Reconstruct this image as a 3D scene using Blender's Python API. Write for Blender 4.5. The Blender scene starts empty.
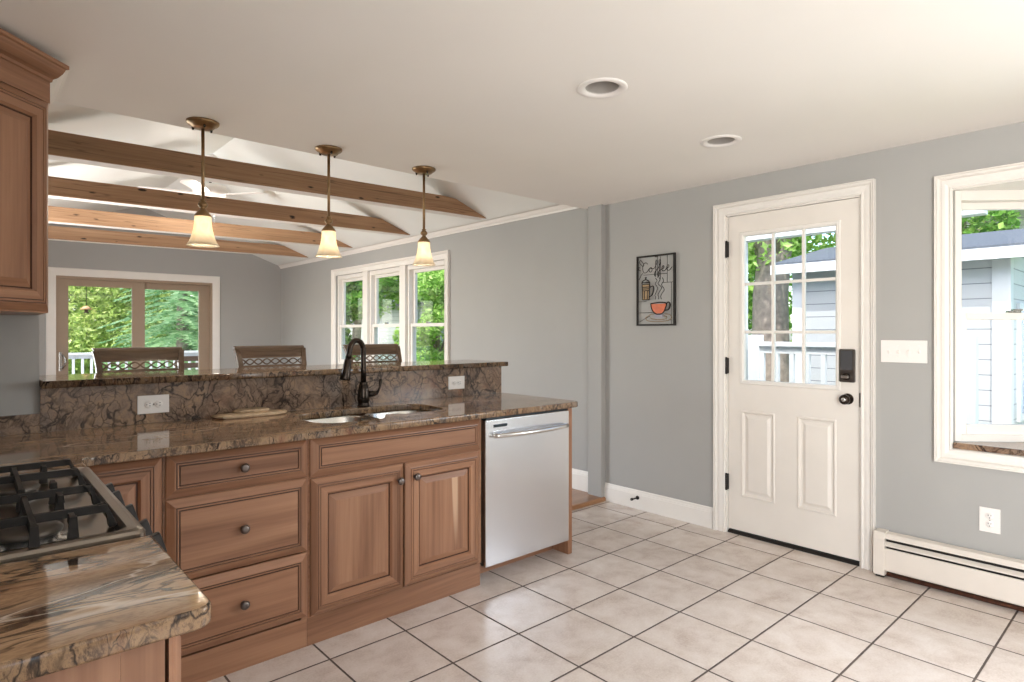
import bpy, bmesh, math, random
from mathutils import Vector, Matrix, noise
random.seed(7)
PI = math.pi
S = bpy.context.scene
COL = S.collection

# ------------------------------------------------------------------ camera
CAM_H = 1.30
cd = bpy.data.cameras.new('camera'); cam = bpy.data.objects.new('camera', cd); COL.objects.link(cam)
cam.location = (0, 0, CAM_H)
cam.rotation_euler = (PI/2, 0, -math.radians(90 - 48.17))
cd.sensor_width = 36; cd.lens = 36*608.5/1024
cd.shift_y = -8.4/1024
cd.clip_start = 0.02; cd.clip_end = 200
S.camera = cam

# ------------------------------------------------------------------ world, sun, daylight, exposure
w = bpy.data.worlds.new('sky'); S.world = w; w.use_nodes = True
nt = w.node_tree; nt.nodes.clear()
wo = nt.nodes.new('ShaderNodeOutputWorld'); bg = nt.nodes.new('ShaderNodeBackground')
sk = nt.nodes.new('ShaderNodeTexSky'); sk.sky_type = 'NISHITA'; sk.sun_disc = False
sk.sun_elevation = math.radians(48); sk.sun_rotation = math.radians(270); sk.dust_density = 2.0
bg.inputs['Strength'].default_value = 0.62
nt.links.new(sk.outputs[0], bg.inputs[0]); nt.links.new(bg.outputs[0], wo.inputs[0])

def sun(direction, strength, col):
    l = bpy.data.lights.new('sun', 'SUN'); l.energy = strength; l.color = col; l.angle = math.radians(0.6)
    o = bpy.data.objects.new('sun', l); COL.objects.link(o)
    o.rotation_euler = Vector(direction).to_track_quat('-Z', 'Y').to_euler(); return o
sun((0.45, 0.33, -0.83), 6.0, (1.0, 0.96, 0.88))

def area(name, loc, direction, sx, sy, power, col, spread=180):
    l = bpy.data.lights.new(name, 'AREA'); l.shape = 'RECTANGLE'; l.size = sx; l.size_y = sy
    l.energy = power; l.color = col; l.spread = math.radians(spread)
    o = bpy.data.objects.new(name, l); COL.objects.link(o)
    o.location = loc; o.rotation_euler = Vector(direction).to_track_quat('-Z', 'Z').to_euler(); return o
# daylight standing in the bay window (its front pane, out of frame) and added, unseen fill lamps in the left walls of the kitchen and the dining room
area('kitchen_fill_lamp', (-0.405, -1.30, 1.45), (1, 0.15, 0.10), 2.2, 1.3, 108, (1.0, 0.992, 0.975), 135)
area('daylight_bay_window', (4.085, -0.27, 1.38), (-1, 0, -0.35), 1.1, 1.1, 46, (0.93, 0.965, 1.0), 125)
area('dining_fill_lamp', (-0.11, 6.3, 1.40), (1, 0, 0.25), 3.4, 1.5, 140, (0.98, 0.99, 1.0))

S.view_settings.view_transform = 'Standard'; S.view_settings.look = 'None'
S.view_settings.gamma = 1.0; S.view_settings.use_curve_mapping = False
S.view_settings.exposure = 0.0
cy = S.cycles
cy.max_bounces = 10; cy.diffuse_bounces = 6; cy.glossy_bounces = 5; cy.transmission_bounces = 6; cy.transparent_max_bounces = 12
cy.sample_clamp_indirect = 6.0; cy.use_denoising = True
cy.caustics_reflective = True; cy.caustics_refractive = False

# ------------------------------------------------------------------ materials
def lin(c):
    return tuple(((x/255)/12.92 if x/255 <= .04045 else ((x/255+.055)/1.055)**2.4) for x in c)
class NT:
    def __init__(s, name):
        s.m = bpy.data.materials.new(name); s.m.use_nodes = True; s.t = s.m.node_tree; s.t.nodes.clear()
        s.out = s.n('OutputMaterial')
    def n(s, typ, **kw):
        nd = s.t.nodes.new('ShaderNode'+typ)
        for k, v in kw.items():
            if isinstance(k, str) and hasattr(nd, k): setattr(nd, k, v)
        return nd
    def l(s, a, b): s.t.links.new(a, b)
    def val(s, sock, v):
        if hasattr(v, 'is_linked') or isinstance(v, bpy.types.NodeSocket): s.l(v, sock)
        else: sock.default_value = v
    def math(s, op, a, b=0.0, c=None):
        nd = s.n('Math'); nd.operation = op
        s.val(nd.inputs[0], a); s.val(nd.inputs[1], b)
        if c is not None: s.val(nd.inputs[2], c)
        return nd.outputs[0]
    def mix(s, f, a, b):
        nd = s.n('Mix'); nd.data_type = 'RGBA'
        s.val(nd.inputs[0], f)
        for i, v in ((6, a), (7, b)):
            if isinstance(v, tuple): nd.inputs[i].default_value = (*v[:3], 1)
            else: s.l(v, nd.inputs[i])
        return nd.outputs[2]
    def ramp(s, f, stops, interp='LINEAR'):
        nd = s.n('ValToRGB'); nd.color_ramp.interpolation = interp
        e = nd.color_ramp.elements
        while len(e) < len(stops): e.new(0.5)
        for i, (p, c) in enumerate(stops):
            e[i].position = p; e[i].color = (*c[:3], 1) if isinstance(c, tuple) else (c, c, c, 1)
        s.l(f, nd.inputs[0]); return nd.outputs[0]
    def coords(s, scale=(1, 1, 1), rot=(0, 0, 0), rnd=0.0, kind='Object'):
        tc = s.n('TexCoord'); mp = s.n('Mapping')
        mp.inputs['Scale'].default_value = scale; mp.inputs['Rotation'].default_value = rot
        if rnd:
            oi = s.n('ObjectInfo'); cx = s.n('CombineXYZ')
            r = s.math('MULTIPLY', oi.outputs['Random'], rnd)
            for i in range(3): s.l(r, cx.inputs[i])
            ad = s.n('VectorMath'); ad.operation = 'ADD'
            s.l(tc.outputs[kind], ad.inputs[0]); s.l(cx.outputs[0], ad.inputs[1]); s.l(ad.outputs[0], mp.inputs[0])
        else: s.l(tc.outputs[kind], mp.inputs[0])
        return mp.outputs[0]
    def noise(s, vec, scale, detail=3, rough=0.5, dist=0.0):
        nd = s.n('TexNoise'); nd.inputs['Scale'].default_value = scale; nd.inputs['Detail'].default_value = detail
        nd.inputs['Roughness'].default_value = rough; nd.inputs['Distortion'].default_value = dist
        s.l(vec, nd.inputs['Vector']); return nd.outputs[0]
    def bump(s, h, strength=0.2, dist=0.002):
        nd = s.n('Bump'); nd.inputs['Strength'].default_value = strength; nd.inputs['Distance'].default_value = dist
        s.l(h, nd.inputs['Height']); return nd.outputs[0]
    def pbr(s, col, rough=0.5, metal=0.0, normal=None, spec=0.5, coat=0.0, **kw):
        p = s.n('BsdfPrincipled')
        if isinstance(col, tuple): p.inputs['Base Color'].default_value = (*col[:3], 1)
        else: s.l(col, p.inputs['Base Color'])
        s.val(p.inputs['Roughness'], rough); p.inputs['Metallic'].default_value = metal
        p.inputs['Specular IOR Level'].default_value = spec
        p.inputs['Coat Weight'].default_value = coat; p.inputs['Coat Roughness'].default_value = 0.12
        if normal is not None: s.l(normal, p.inputs['Normal'])
        s.l(p.outputs[0], s.out.inputs[0]); return s.m

def plain(name, rgb, rough=0.5, metal=0.0, var=0.06, vs=9.0, spec=0.5, bump=0.0, bs=250):
    t = NT(name); v = t.coords(); c = lin(rgb)
    n = t.noise(v, vs, 3)
    col = t.ramp(n, [(0.25, tuple(x*(1-var) for x in c)), (0.75, tuple(min(1, x*(1+var)) for x in c))])
    nm = t.bump(t.noise(v, bs, 2), bump, 0.001) if bump else None
    return t.pbr(col, rough, metal, nm, spec)

def wood(name, axis, dark, mid, light, sap=None, rough=0.34, fine=1.0, knots=False, coat=0.0):
    t = NT(name); sc = [7.0*fine]*3; sc[axis] = 0.55*fine
    v = t.coords(tuple(sc), rnd=17.0)
    n1 = t.noise(v, 1.0, 5, 0.55, 1.1)
    sc2 = [70.0*fine]*3; sc2[axis] = 1.6*fine
    n2 = t.noise(t.coords(tuple(sc2), rnd=11.0), 1.0, 3, 0.6)
    f = t.math('ADD', t.math('MULTIPLY', n1, 0.68), t.math('MULTIPLY', n2, 0.32))
    col = t.ramp(f, [(0.30, lin(dark)), (0.50, lin(mid)), (0.70, lin(light))])
    if sap:
        sc3 = [9.0*fine]*3; sc3[axis] = 0.30*fine
        n3 = t.noise(t.coords(tuple(sc3), rnd=23.0), 1.0, 1, 0.4, 0.3)
        col = t.mix(t.ramp(n3, [(0.575, 0.0), (0.59, 0.65)]), col, lin(sap))
    if knots:
        v3 = t.coords(tuple(4.6 if i == axis else 13.0 for i in range(3)), rnd=31.0)
        vo = t.n('TexVoronoi'); vo.inputs['Scale'].default_value = 1.0; t.l(v3, vo.inputs['Vector'])
        nz = t.noise(v3, 2.0, 3); d = t.math('ADD', vo.outputs['Distance'], t.math('MULTIPLY', nz, 0.30))
        col = t.mix(t.ramp(d, [(0.21, 0.0), (0.29, 1.0)]), lin((38, 24, 14)), col)
        sc4 = [26.0]*3; sc4[axis] = 0.5
        cr = t.noise(t.coords(tuple(sc4), rnd=5.0), 1.0, 2, 0.5, 0.6)
        col = t.mix(t.ramp(cr, [(0.485, 0.0), (0.5, 0.55), (0.515, 0.0)]), col, lin((70, 45, 28)))
    oi = t.n('ObjectInfo'); hs = t.n('HueSaturation')
    t.l(t.math('ADD', 0.90, t.math('MULTIPLY', oi.outputs['Random'], 0.2)), hs.inputs['Value'])
    t.l(col, hs.inputs['Color'])
    nm = t.bump(n2, 0.06, 0.001)
    return t.pbr(hs.outputs[0], rough, 0, nm, 0.45, coat)

CD, CM, CL, CS = (112, 76, 54), (147, 106, 80), (170, 128, 99), (208, 176, 146)
wood_x = wood('cabinet_wood_x', 0, CD, CM, CL)
wood_z = wood('cabinet_wood_z', 2, CD, CM, CL)
wood_y = wood('cabinet_wood_y', 1, CD, CM, CL)
wood_zs = wood('cabinet_wood_sapwood', 2, CD, CM, CL, sap=CS)
glaze = plain('cabinet_glaze', (74, 44, 30), 0.4)
beam_wood = wood('beam_wood', 0, (130, 97, 71), (166, 128, 96), (194, 158, 124), rough=0.6, fine=0.8, knots=True)
beam_under = plain('beam_underside_white', (226, 222, 216), 0.7, var=0.08, vs=14)  # near-white colour for the bottom faces of the beams
floor_wood = wood('dining_floor_wood', 0, (120, 82, 54), (150, 108, 74), (172, 130, 94), rough=0.3)
stool_wood_x = wood('stool_wood_x', 0, (78, 60, 48), (112, 90, 72), (140, 116, 96), rough=0.22)
stool_wood_z = wood('stool_wood_z', 2, (78, 60, 48), (112, 90, 72), (140, 116, 96), rough=0.22)
stool_seat = plain('stool_leather', (70, 52, 42), 0.45, bump=0.15)

def granite(name, flow=None, rough=0.09, base=0, rot=(0, 0, 0)):
    t = NT(name); v = t.coords(flow or (1, 1, 1), rot)
    def warp(vec, sc, amt, det=4):
        wn = t.n('TexNoise'); wn.inputs['Scale'].default_value = sc; wn.inputs['Detail'].default_value = det; t.l(vec, wn.inputs['Vector'])
        mx = t.n('VectorMath'); mx.operation = 'MULTIPLY_ADD'
        t.l(wn.outputs['Color'], mx.inputs[0]); mx.inputs[1].default_value = (amt,)*3; t.l(vec, mx.inputs[2]); return mx.outputs[0]
    d = warp(warp(v, 3.0, 0.34), 14.0, 0.07)
    b1 = t.noise(d, 3.4, 6, 0.66, 0.6); b2 = t.noise(d, 26, 5, 0.7); b3 = t.noise(v, 150, 2, 0.7)
    f = t.math('ADD', t.math('MULTIPLY', b1, 0.52), t.math('ADD', t.math('MULTIPLY', b2, 0.34), t.math('MULTIPLY', b3, 0.18)))
    if base == 0:
        st = [(0.34, lin((58, 44, 36))), (0.44, lin((102, 82, 68))), (0.52, lin((138, 115, 97))), (0.61, lin((160, 130, 101))), (0.72, lin((198, 177, 154)))]
    elif base == 2:
        st = [(0.36, lin((30, 24, 20))), (0.46, lin((92, 72, 56))), (0.54, lin((150, 122, 92))), (0.60, lin((120, 96, 78))), (0.70, lin((206, 190, 170)))]
    else:
        st = [(0.34, lin((84, 62, 46))), (0.45, lin((134, 106, 82))), (0.53, lin((164, 134, 104))), (0.63, lin((182, 154, 124))), (0.76, lin((204, 186, 162)))]
    col = t.ramp(f, st)
    col = t.mix(t.ramp(t.noise(d, 2.3, 3, 0.6, 0.5), [(0.56, 0.0), (0.72, 0.55)]), col, lin((118, 66, 42)))
    col = t.mix(t.ramp(t.noise(d, 1.9, 2, 0.5, 0.5), [(0.30, 0.5), (0.44, 0.0)]), col, lin((112, 108, 104)))
    # crackle of dark veins, coarse and fine, fading in and out
    for sc, w_, a, lo, hi in ((5.5, 0.040, 0.95, 0.44, 0.54), (15.0, 0.060, 0.8, 0.42, 0.54), (2.4, 0.022, 0.95, 0.40, 0.50)):
        vo = t.n('TexVoronoi'); vo.feature = 'DISTANCE_TO_EDGE'; vo.inputs['Scale'].default_value = sc; t.l(d, vo.inputs['Vector'])
        jit = t.math('SUBTRACT', vo.outputs['Distance'], t.math('MULTIPLY', t.math('SUBTRACT', b2, 0.5), 0.06))
        k = t.ramp(jit, [(0.0, a), (w_*0.5, a*0.7), (w_, 0.0)])
        k = t.math('MULTIPLY', k, t.ramp(t.noise(v, 1.7+sc*0.22, 2), [(lo, 0.0), (hi, 1.0)]))
        col = t.mix(k, col, lin((36, 27, 23)))
    if base == 1:
        n = t.noise(d, 1.1, 2, 0.5, 0.3); e = t.math('ABSOLUTE', t.math('SUBTRACT', n, 0.40))
        col = t.mix(t.ramp(e, [(0.0, 0.6), (0.004, 0.0)]), col, lin((224, 212, 198)))
    return t.pbr(col, rough, 0, None, 0.5)
granite_v = granite('granite_slab', (1.7, 1.7, 1.5), 0.16, 0, (0.2, 0.75, 0.1))
granite_top = granite('granite_worktop', (0.55, 1.7, 1.0), 0.07, 1)
granite_edge = granite('granite_edge', (4.2, 4.2, 2.0), 0.16, 2)
stone = plain('rough_stone', (188, 164, 134), 0.7, var=0.25, vs=40, bump=0.5, bs=90)

def tile_mat():
    t = NT('floor_tile'); P = 0.3490
    tc = t.n('TexCoord'); sx = t.n('SeparateXYZ'); t.l(tc.outputs['Object'], sx.inputs[0])
    def ax(o, off):
        q = t.math('DIVIDE', t.math('SUBTRACT', o, off-20*P), P)
        fr = t.math('FRACT', q); idx = t.math('FLOOR', q)
        dd = t.math('ABSOLUTE', t.math('SUBTRACT', fr, 0.5))
        return t.math('SUBTRACT', 0.5, dd), idx
    dx, ix = ax(sx.outputs[0], 3.518); dy, iy = ax(sx.outputs[1], 2.288)
    d = t.math('MINIMUM', dx, dy)
    v = t.coords()
    gw = t.math('ADD', 0.0095, t.math('MULTIPLY', t.noise(v, 30, 1), 0.004))
    g = t.math('LESS_THAN', d, gw)
    cx = t.n('CombineXYZ'); t.l(ix, cx.inputs[0]); t.l(iy, cx.inputs[1])
    wn = t.n('TexWhiteNoise'); wn.noise_dimensions = '3D'; t.l(cx.outputs[0], wn.inputs[0])
    ofs = t.n('VectorMath'); ofs.operation = 'MULTIPLY_ADD'; t.l(wn.outputs['Color'], ofs.inputs[0]); ofs.inputs[1].default_value = (9, 9, 9); t.l(tc.outputs['Object'], ofs.inputs[2])
    n1 = t.noise(ofs.outputs[0], 7, 5, 0.6, 0.3); n2 = t.noise(v, 120, 3, 0.6)
    f = t.math('ADD', t.math('MULTIPLY', n1, 0.7), t.math('MULTIPLY', n2, 0.3))
    tile = t.ramp(f, [(0.34, lin((194, 178, 167))), (0.5, lin((214, 202, 193))), (0.66, lin((224, 215, 208)))])
    hs = t.n('HueSaturation'); t.l(t.math('ADD', 0.95, t.math('MULTIPLY', wn.outputs['Value'], 0.09)), hs.inputs['Value']); t.l(tile, hs.inputs['Color'])
    col = t.mix(g, hs.outputs[0], t.ramp(t.noise(v, 14, 2), [(0.3, lin((72, 62, 56))), (0.7, lin((98, 86, 78)))]))
    h = t.ramp(d, [(0.008, 0.0), (0.017, 1.0)])
    nm = t.bump(h, 0.5, 0.003)
    r = t.math('ADD', 0.24, t.math('MULTIPLY', g, 0.5))
    return t.pbr(col, r, 0, nm, 0.45)
tile = tile_mat()

wall_paint = plain('grey_wall_paint', (166, 165, 162), 0.65, var=0.02, vs=3, bump=0.05, bs=400)
ceil_paint = plain('white_ceiling_paint', (238, 235, 230), 0.75, var=0.015, vs=2, bump=0.05, bs=300)
vault_paint = plain('vault_ceiling_paint', (234, 236, 232), 0.55, var=0.03, vs=2.0)
white_trim = plain('white_gloss_trim', (232, 228, 222), 0.32, var=0.015)
door_paint = plain('white_door_paint', (228, 222, 214), 0.42, var=0.03, vs=5)
white_plastic = plain('white_plastic', (236, 232, 228), 0.35, var=0.01)
taupe = plain('taupe_vinyl', (158, 138, 118), 0.45, var=0.03)
black_metal = plain('black_iron', (34, 30, 27), 0.55, var=0.15, vs=30, spec=0.3)
black_plastic = plain('black_plastic', (22, 22, 23), 0.35)
iron_cap = plain('burner_cap_iron', (84, 76, 68), 0.45, 0.3, var=0.15, vs=30)
dark_gap = plain('dark_control_panel', (32, 44, 50), 0.22)
bronze = plain('oil_rubbed_bronze', (58, 50, 44), 0.25, 0.85, var=0.25, vs=22)
bronze_light = plain('aged_brass', (150, 122, 88), 0.34, 0.85, var=0.2, vs=20)
pewter = plain('pewter_knob', (112, 104, 100), 0.3, 0.9, var=0.2, vs=40)
keypad_metal = plain('keypad_metal', (96, 90, 86), 0.3, 0.8, var=0.1)
screen_grey = plain('keypad_screen_grey', (74, 74, 76), 0.12)
nickel = plain('satin_nickel', (190, 188, 184), 0.25, 0.95)
can_grey = plain('grey_can_baffle', (176, 170, 164), 0.5)
heater_paint = plain('heater_enamel', (222, 214, 204), 0.4, var=0.03)
rust = plain('rusty_pipe', (92, 54, 36), 0.8, var=0.4, vs=60)
orange_enamel = plain('orange_enamel', (196, 92, 42), 0.4, var=0.15, vs=30)
lilac = plain('lilac_enamel', (150, 146, 160), 0.4)
tan_enamel = plain('tan_enamel', (150, 124, 88), 0.5, var=0.2, vs=60)

def steel(name, axis, col=(196, 198, 202), r=0.26):
    t = NT(name); sc = [400.0]*3; sc[axis] = 3.0
    n = t.noise(t.coords(tuple(sc)), 1.0, 2)
    c = lin(col)
    cc = t.ramp(n, [(0.3, tuple(x*0.985 for x in c)), (0.7, c)])
    rr = t.math('ADD', r-0.005, t.math('MULTIPLY', n, 0.01))
    return t.pbr(cc, rr, 1.0, None)
steel_v = steel('brushed_steel', 2, (222, 224, 228), 0.27)
steel_h = steel('brushed_steel_handle', 0, (214, 212, 208), 0.22)
steel_sink = steel('sink_steel', 0, (206, 204, 198), 0.24)
steel_range = steel('range_steel', 1, (128, 120, 110), 0.28)

def glass_mat():
    t = NT('window_glass'); tr = t.n('BsdfTransparent'); tr.inputs[0].default_value = (0.97, 0.98, 0.98, 1)
    gl = t.n('BsdfGlossy'); gl.inputs['Roughness'].default_value = 0.02
    fr = t.n('Fresnel'); g = t.n('NewGeometry')
    t.l(t.math('ADD', 1.45, t.math('MULTIPLY', g.outputs['Backfacing'], 1/1.45-1.45)), fr.inputs['IOR'])
    m = t.n('MixShader'); t.l(fr.outputs[0], m.inputs[0]); t.l(tr.outputs[0], m.inputs[1]); t.l(gl.outputs[0], m.inputs[2])
    t.l(m.outputs[0], t.out.inputs[0]); return t.m
glass = glass_mat()
def shade_mat():
    t = NT('alabaster_glass'); v = t.coords((1, 1, 1))
    c = t.ramp(t.noise(v, 16, 4, 0.6, 1.2), [(0.3, lin((242, 230, 208))), (0.7, lin((255, 250, 240)))])
    df = t.n('BsdfDiffuse'); tl = t.n('BsdfTranslucent'); t.l(c, df.inputs[0]); t.l(c, tl.inputs[0])
    m = t.n('MixShader'); m.inputs[0].default_value = 0.62; t.l(df.outputs[0], m.inputs[1]); t.l(tl.outputs[0], m.inputs[2])
    gl = t.n('BsdfGlossy'); gl.inputs['Roughness'].default_value = 0.15
    m2 = t.n('MixShader'); m2.inputs[0].default_value = 0.05; t.l(m.outputs[0], m2.inputs[1]); t.l(gl.outputs[0], m2.inputs[2])
    t.l(m2.outputs[0], t.out.inputs[0]); return t.m
shade_glass = shade_mat()
def emit(name, rgb, s):
    t = NT(name); e = t.n('Emission'); e.inputs[0].default_value = (*lin(rgb), 1); e.inputs[1].default_value = s
    t.l(e.outputs[0], t.out.inputs[0]); return t.m
bulb_glow = emit('lit_bulb', (255, 234, 200), 9.0)
fan_glow = emit('lit_fan_bulb', (255, 236, 206), 1.6)
def leaf_mat(name, a, b, c):
    t = NT(name); g = t.n('NewGeometry')
    col = t.ramp(g.outputs['Random Per Island'], [(0.0, lin(a)), (0.5, lin(b)), (1.0, lin(c))])
    df = t.n('BsdfDiffuse'); tl = t.n('BsdfTranslucent'); t.l(col, df.inputs[0]); t.l(col, tl.inputs[0])
    m = t.n('MixShader'); m.inputs[0].default_value = 0.45; t.l(df.outputs[0], m.inputs[1]); t.l(tl.outputs[0], m.inputs[2])
    t.l(m.outputs[0], t.out.inputs[0]); return t.m
leaf_green = leaf_mat('leaf_green', (78, 128, 52), (122, 172, 78), (176, 208, 116))
leaf_yellow = leaf_mat('leaf_yellow_green', (138, 164, 88), (186, 204, 120), (220, 226, 162))
leaf_spruce = leaf_mat('needle_blue_green', (118, 158, 114), (160, 196, 148), (202, 224, 184))
leaf_bright = leaf_mat('leaf_bright', (108, 156, 62), (158, 200, 98), (204, 226, 146))
bark = plain('tree_bark', (134, 122, 114), 0.9, var=0.3, vs=14, bump=0.6, bs=30)
grass = plain('lawn_grass', (96, 132, 62), 0.9, var=0.3, vs=6)
def siding_mat():
    t = NT('white_siding'); tc = t.n('TexCoord'); sx = t.n('SeparateXYZ'); t.l(tc.outputs['Object'], sx.inputs[0])
    fr = t.math('FRACT', t.math('DIVIDE', t.math('ADD', sx.outputs[2], 10), 0.125))
    nm = t.bump(fr, 1.0, 0.012)
    ln = t.math('LESS_THAN', fr, 0.06)
    col = t.mix(ln, lin((198, 200, 202)), lin((126, 130, 136)))
    return t.pbr(col, 0.55, 0, nm)
siding = siding_mat()
ext_white = plain('exterior_white_paint', (214, 216, 218), 0.5)
roof_grey = plain('grey_shingle', (84, 90, 98), 0.85, var=0.2, vs=40)
roof_blue = plain('slate_shingle', (58, 80, 112), 0.85, var=0.2, vs=30)
deck_wood = plain('deck_boards', (170, 164, 156), 0.8, var=0.15, vs=10)
ext_glass = plain('far_window_glass', (150, 168, 190), 0.15)
feeder_mat = plain('terracotta_feeder', (204, 148, 112), 0.7)
bench_wood = plain('dark_patio_wood', (78, 58, 44), 0.5, var=0.2)

# ------------------------------------------------------------------ mesh building helpers
class MB:
    """collects shapes and links them as ONE mesh object"""
    def __init__(s): s.bm = bmesh.new(); s.M = Matrix.Identity(4)
    def _take(s, b, mat, smooth):
        for f in b.faces: f.material_index = mat if f.material_index == 0 else f.material_index; f.smooth = smooth
        b.transform(s.M)
        me = bpy.data.meshes.new('t'); b.to_mesh(me); b.free(); s.bm.from_mesh(me); bpy.data.meshes.remove(me); return s
    def box(s, x0, x1, y0, y1, z0, z1, bev=0.0, seg=2, mat=0):
        b = bmesh.new(); bmesh.ops.create_cube(b, size=1)
        for v in b.verts: v.co = Vector(((x0+x1)/2+v.co.x*(x1-x0), (y0+y1)/2+v.co.y*(y1-y0), (z0+z1)/2+v.co.z*(z1-z0)))
        if bev: bmesh.ops.bevel(b, geom=b.edges[:], offset=bev, segments=seg, profile=0.7, affect='EDGES')
        return s._take(b, mat, False)
    def loft(s, rings, closed=True, caps=True, mat=0, smooth=False, loop=False):
        b = bmesh.new(); vs = [[b.verts.new(p) for p in r] for r in rings]
        n = len(rings[0]); R = len(rings)
        for i in range(R if loop else R-1):
            A, B = vs[i], vs[(i+1) % R]
            for j in range(n if closed else n-1):
                b.faces.new((A[j], A[(j+1) % n], B[(j+1) % n], B[j]))
        if caps and not loop and closed:
            b.faces.new(vs[0][::-1]); b.faces.new(vs[-1])
        bmesh.ops.recalc_face_normals(b, faces=b.faces[:])
        return s._take(b, mat, smooth)
    def lathe(s, prof, c=(0, 0, 0), seg=24, mat=0, axis='z', smooth=True, caps=True):
        def pt(r, h, a):
            x, y = r*math.cos(a), r*math.sin(a)
            return {'z': (c[0]+x, c[1]+y, c[2]+h), 'y': (c[0]+x, c[1]+h, c[2]+y), 'x': (c[0]+h, c[1]+x, c[2]+y)}[axis]
        return s.loft([[pt(max(r, 1e-4), h, 2*PI*k/seg) for k in range(seg)] for r, h in prof], True, caps, mat, smooth)
    def tube(s, pts, r, seg=10, mat=0, caps=True):
        pts = [Vector(p) for p in pts]; rs = r if isinstance(r, (list, tuple)) else [r]*len(pts)
        rings = []; up = None
        for i, p in enumerate(pts):
            t = (pts[min(i+1, len(pts)-1)]-pts[max(i-1, 0)]).normalized()
            if up is None: up = Vector((0, 0, 1)) if abs(t.z) < 0.9 else Vector((1, 0, 0))
            a = t.cross(up).normalized(); u2 = a.cross(t).normalized(); up = u2
            rings.append([p+a*rs[i]*math.cos(2*PI*k/seg)+u2*rs[i]*math.sin(2*PI*k/seg) for k in range(seg)])
        return s.loft(rings, True, caps, mat, True)
    def prism(s, poly, axis, a0, a1, mat=0, bev=0.0):
        f = {'x': lambda p, a: (a, p[0], p[1]), 'y': lambda p, a: (p[0], a, p[1]), 'z': lambda p, a: (p[0], p[1], a)}[axis]
        b = bmesh.new(); A = [b.verts.new(f(p, a0)) for p in poly]; B = [b.verts.new(f(p, a1)) for p in poly]; n = len(poly)
        for j in range(n): b.faces.new((A[j], A[(j+1) % n], B[(j+1) % n], B[j]))
        b.faces.new(A[::-1]); b.faces.new(B); bmesh.ops.recalc_face_normals(b, faces=b.faces[:])
        if bev: bmesh.ops.bevel(b, geom=b.edges[:], offset=bev, segments=2, profile=0.7, affect='EDGES')
        return s._take(b, mat, False)
    def sphere(s, c, r, mat=0, sc=(1, 1, 1), u=14, v=9):
        b = bmesh.new(); bmesh.ops.create_uvsphere(b, u_segments=u, v_segments=v, radius=r)
        for q in b.verts: q.co = Vector((c[0]+q.co.x*sc[0], c[1]+q.co.y*sc[1], c[2]+q.co.z*sc[2]))
        return s._take(b, mat, True)
    def front(s, wd, h, rings, glz=(), mh=0, mv=1, mg=2, mc=1):
        """a raised-panel front: nested mitred rectangles; back on y=0, face towards -y, mats: rails, stiles, glaze, centre"""
        b = bmesh.new(); vs = []
        for d, y in rings: vs.append([b.verts.new(p) for p in ((d, y, d), (wd-d, y, d), (wd-d, y, h-d), (d, y, h-d))])
        for i in range(len(rings)-1):
            for j in range(4):
                f = b.faces.new((vs[i][j], vs[i][(j+1) % 4], vs[i+1][(j+1) % 4], vs[i+1][j]))
                f.material_index = mg if i in glz else (mh if j in (0, 2) else mv)
        f = b.faces.new(vs[-1]); f.material_index = mc
        b.faces.new(vs[0][::-1]).material_index = mh
        bmesh.ops.recalc_face_normals(b, faces=b.faces[:])
        for f in b.faces: f.smooth = False
        b.transform(s.M); me = bpy.data.meshes.new('t'); b.to_mesh(me); b.free(); s.bm.from_mesh(me); bpy.data.meshes.remove(me); return s
    def build(s, name, mats, parent=None, origin=None):
        """vertices are in world space; they are moved into the parent's (or origin's) space"""
        root = parent
        while root is not None and root.parent is not None: root = root.parent
        if root is not None and not root.get('_local'): off = Vector(root.location)
        elif root is None and origin is not None: off = Vector(origin)
        else: off = Vector((0, 0, 0))
        if off.length: s.bm.transform(Matrix.Translation(-off))
        me = bpy.data.meshes.new(name); s.bm.to_mesh(me); s.bm.free()
        for m in (mats if isinstance(mats, (list, tuple)) else [mats]): me.materials.append(m)
        o = bpy.data.objects.new(name, me); COL.objects.link(o)
        if parent is not None: o.parent = parent
        elif origin is not None: o.location = origin
        return o

def tag(o, label, cat, group=None, kind=None):
    o['label'] = label; o['category'] = cat
    if group: o['group'] = group
    if kind: o['kind'] = kind
    return o
def thing(name, loc, label, cat, group=None, rz=0.0, local=False, kind=None):
    o = bpy.data.objects.new(name, None); o.empty_display_size = 0.1; COL.objects.link(o)
    o.location = loc; o.rotation_euler = (0, 0, rz)
    if local: o['_local'] = 1
    return tag(o, label, cat, group, kind)
def struct(mb, name, mats, label, cat, origin=None):
    return tag(mb.build(name, mats, None, origin), label, cat, kind='structure')
def copy_tree(o, parent=None):
    c = o.copy(); COL.objects.link(c); c.parent = parent
    for ch in list(o.children): copy_tree(ch, c)
    return c
def slab(axis, a0, a1, u0, u1, v0, v1, holes=()):
    """a wall (axis x or y) or ceiling (axis z) of thickness a0..a1 with rectangular holes (u0,u1,v0,v1)"""
    mb = MB(); us = sorted({u0, u1, *[h[0] for h in holes], *[h[1] for h in holes]}); vv = sorted({v0, v1, *[h[2] for h in holes], *[h[3] for h in holes]})
    for i in range(len(us)-1):
        for j in range(len(vv)-1):
            cu, cv = (us[i]+us[i+1])/2, (vv[j]+vv[j+1])/2
            if any(h[0] < cu < h[1] and h[2] < cv < h[3] for h in holes): continue
            if axis == 'x': mb.box(a0, a1, us[i], us[i+1], vv[j], vv[j+1])
            elif axis == 'y': mb.box(us[i], us[i+1], a0, a1, vv[j], vv[j+1])
            else: mb.box(us[i], us[i+1], vv[j], vv[j+1], a0, a1)
    bmesh.ops.remove_doubles(mb.bm, verts=mb.bm.verts[:], dist=1e-5)
    return mb
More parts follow.
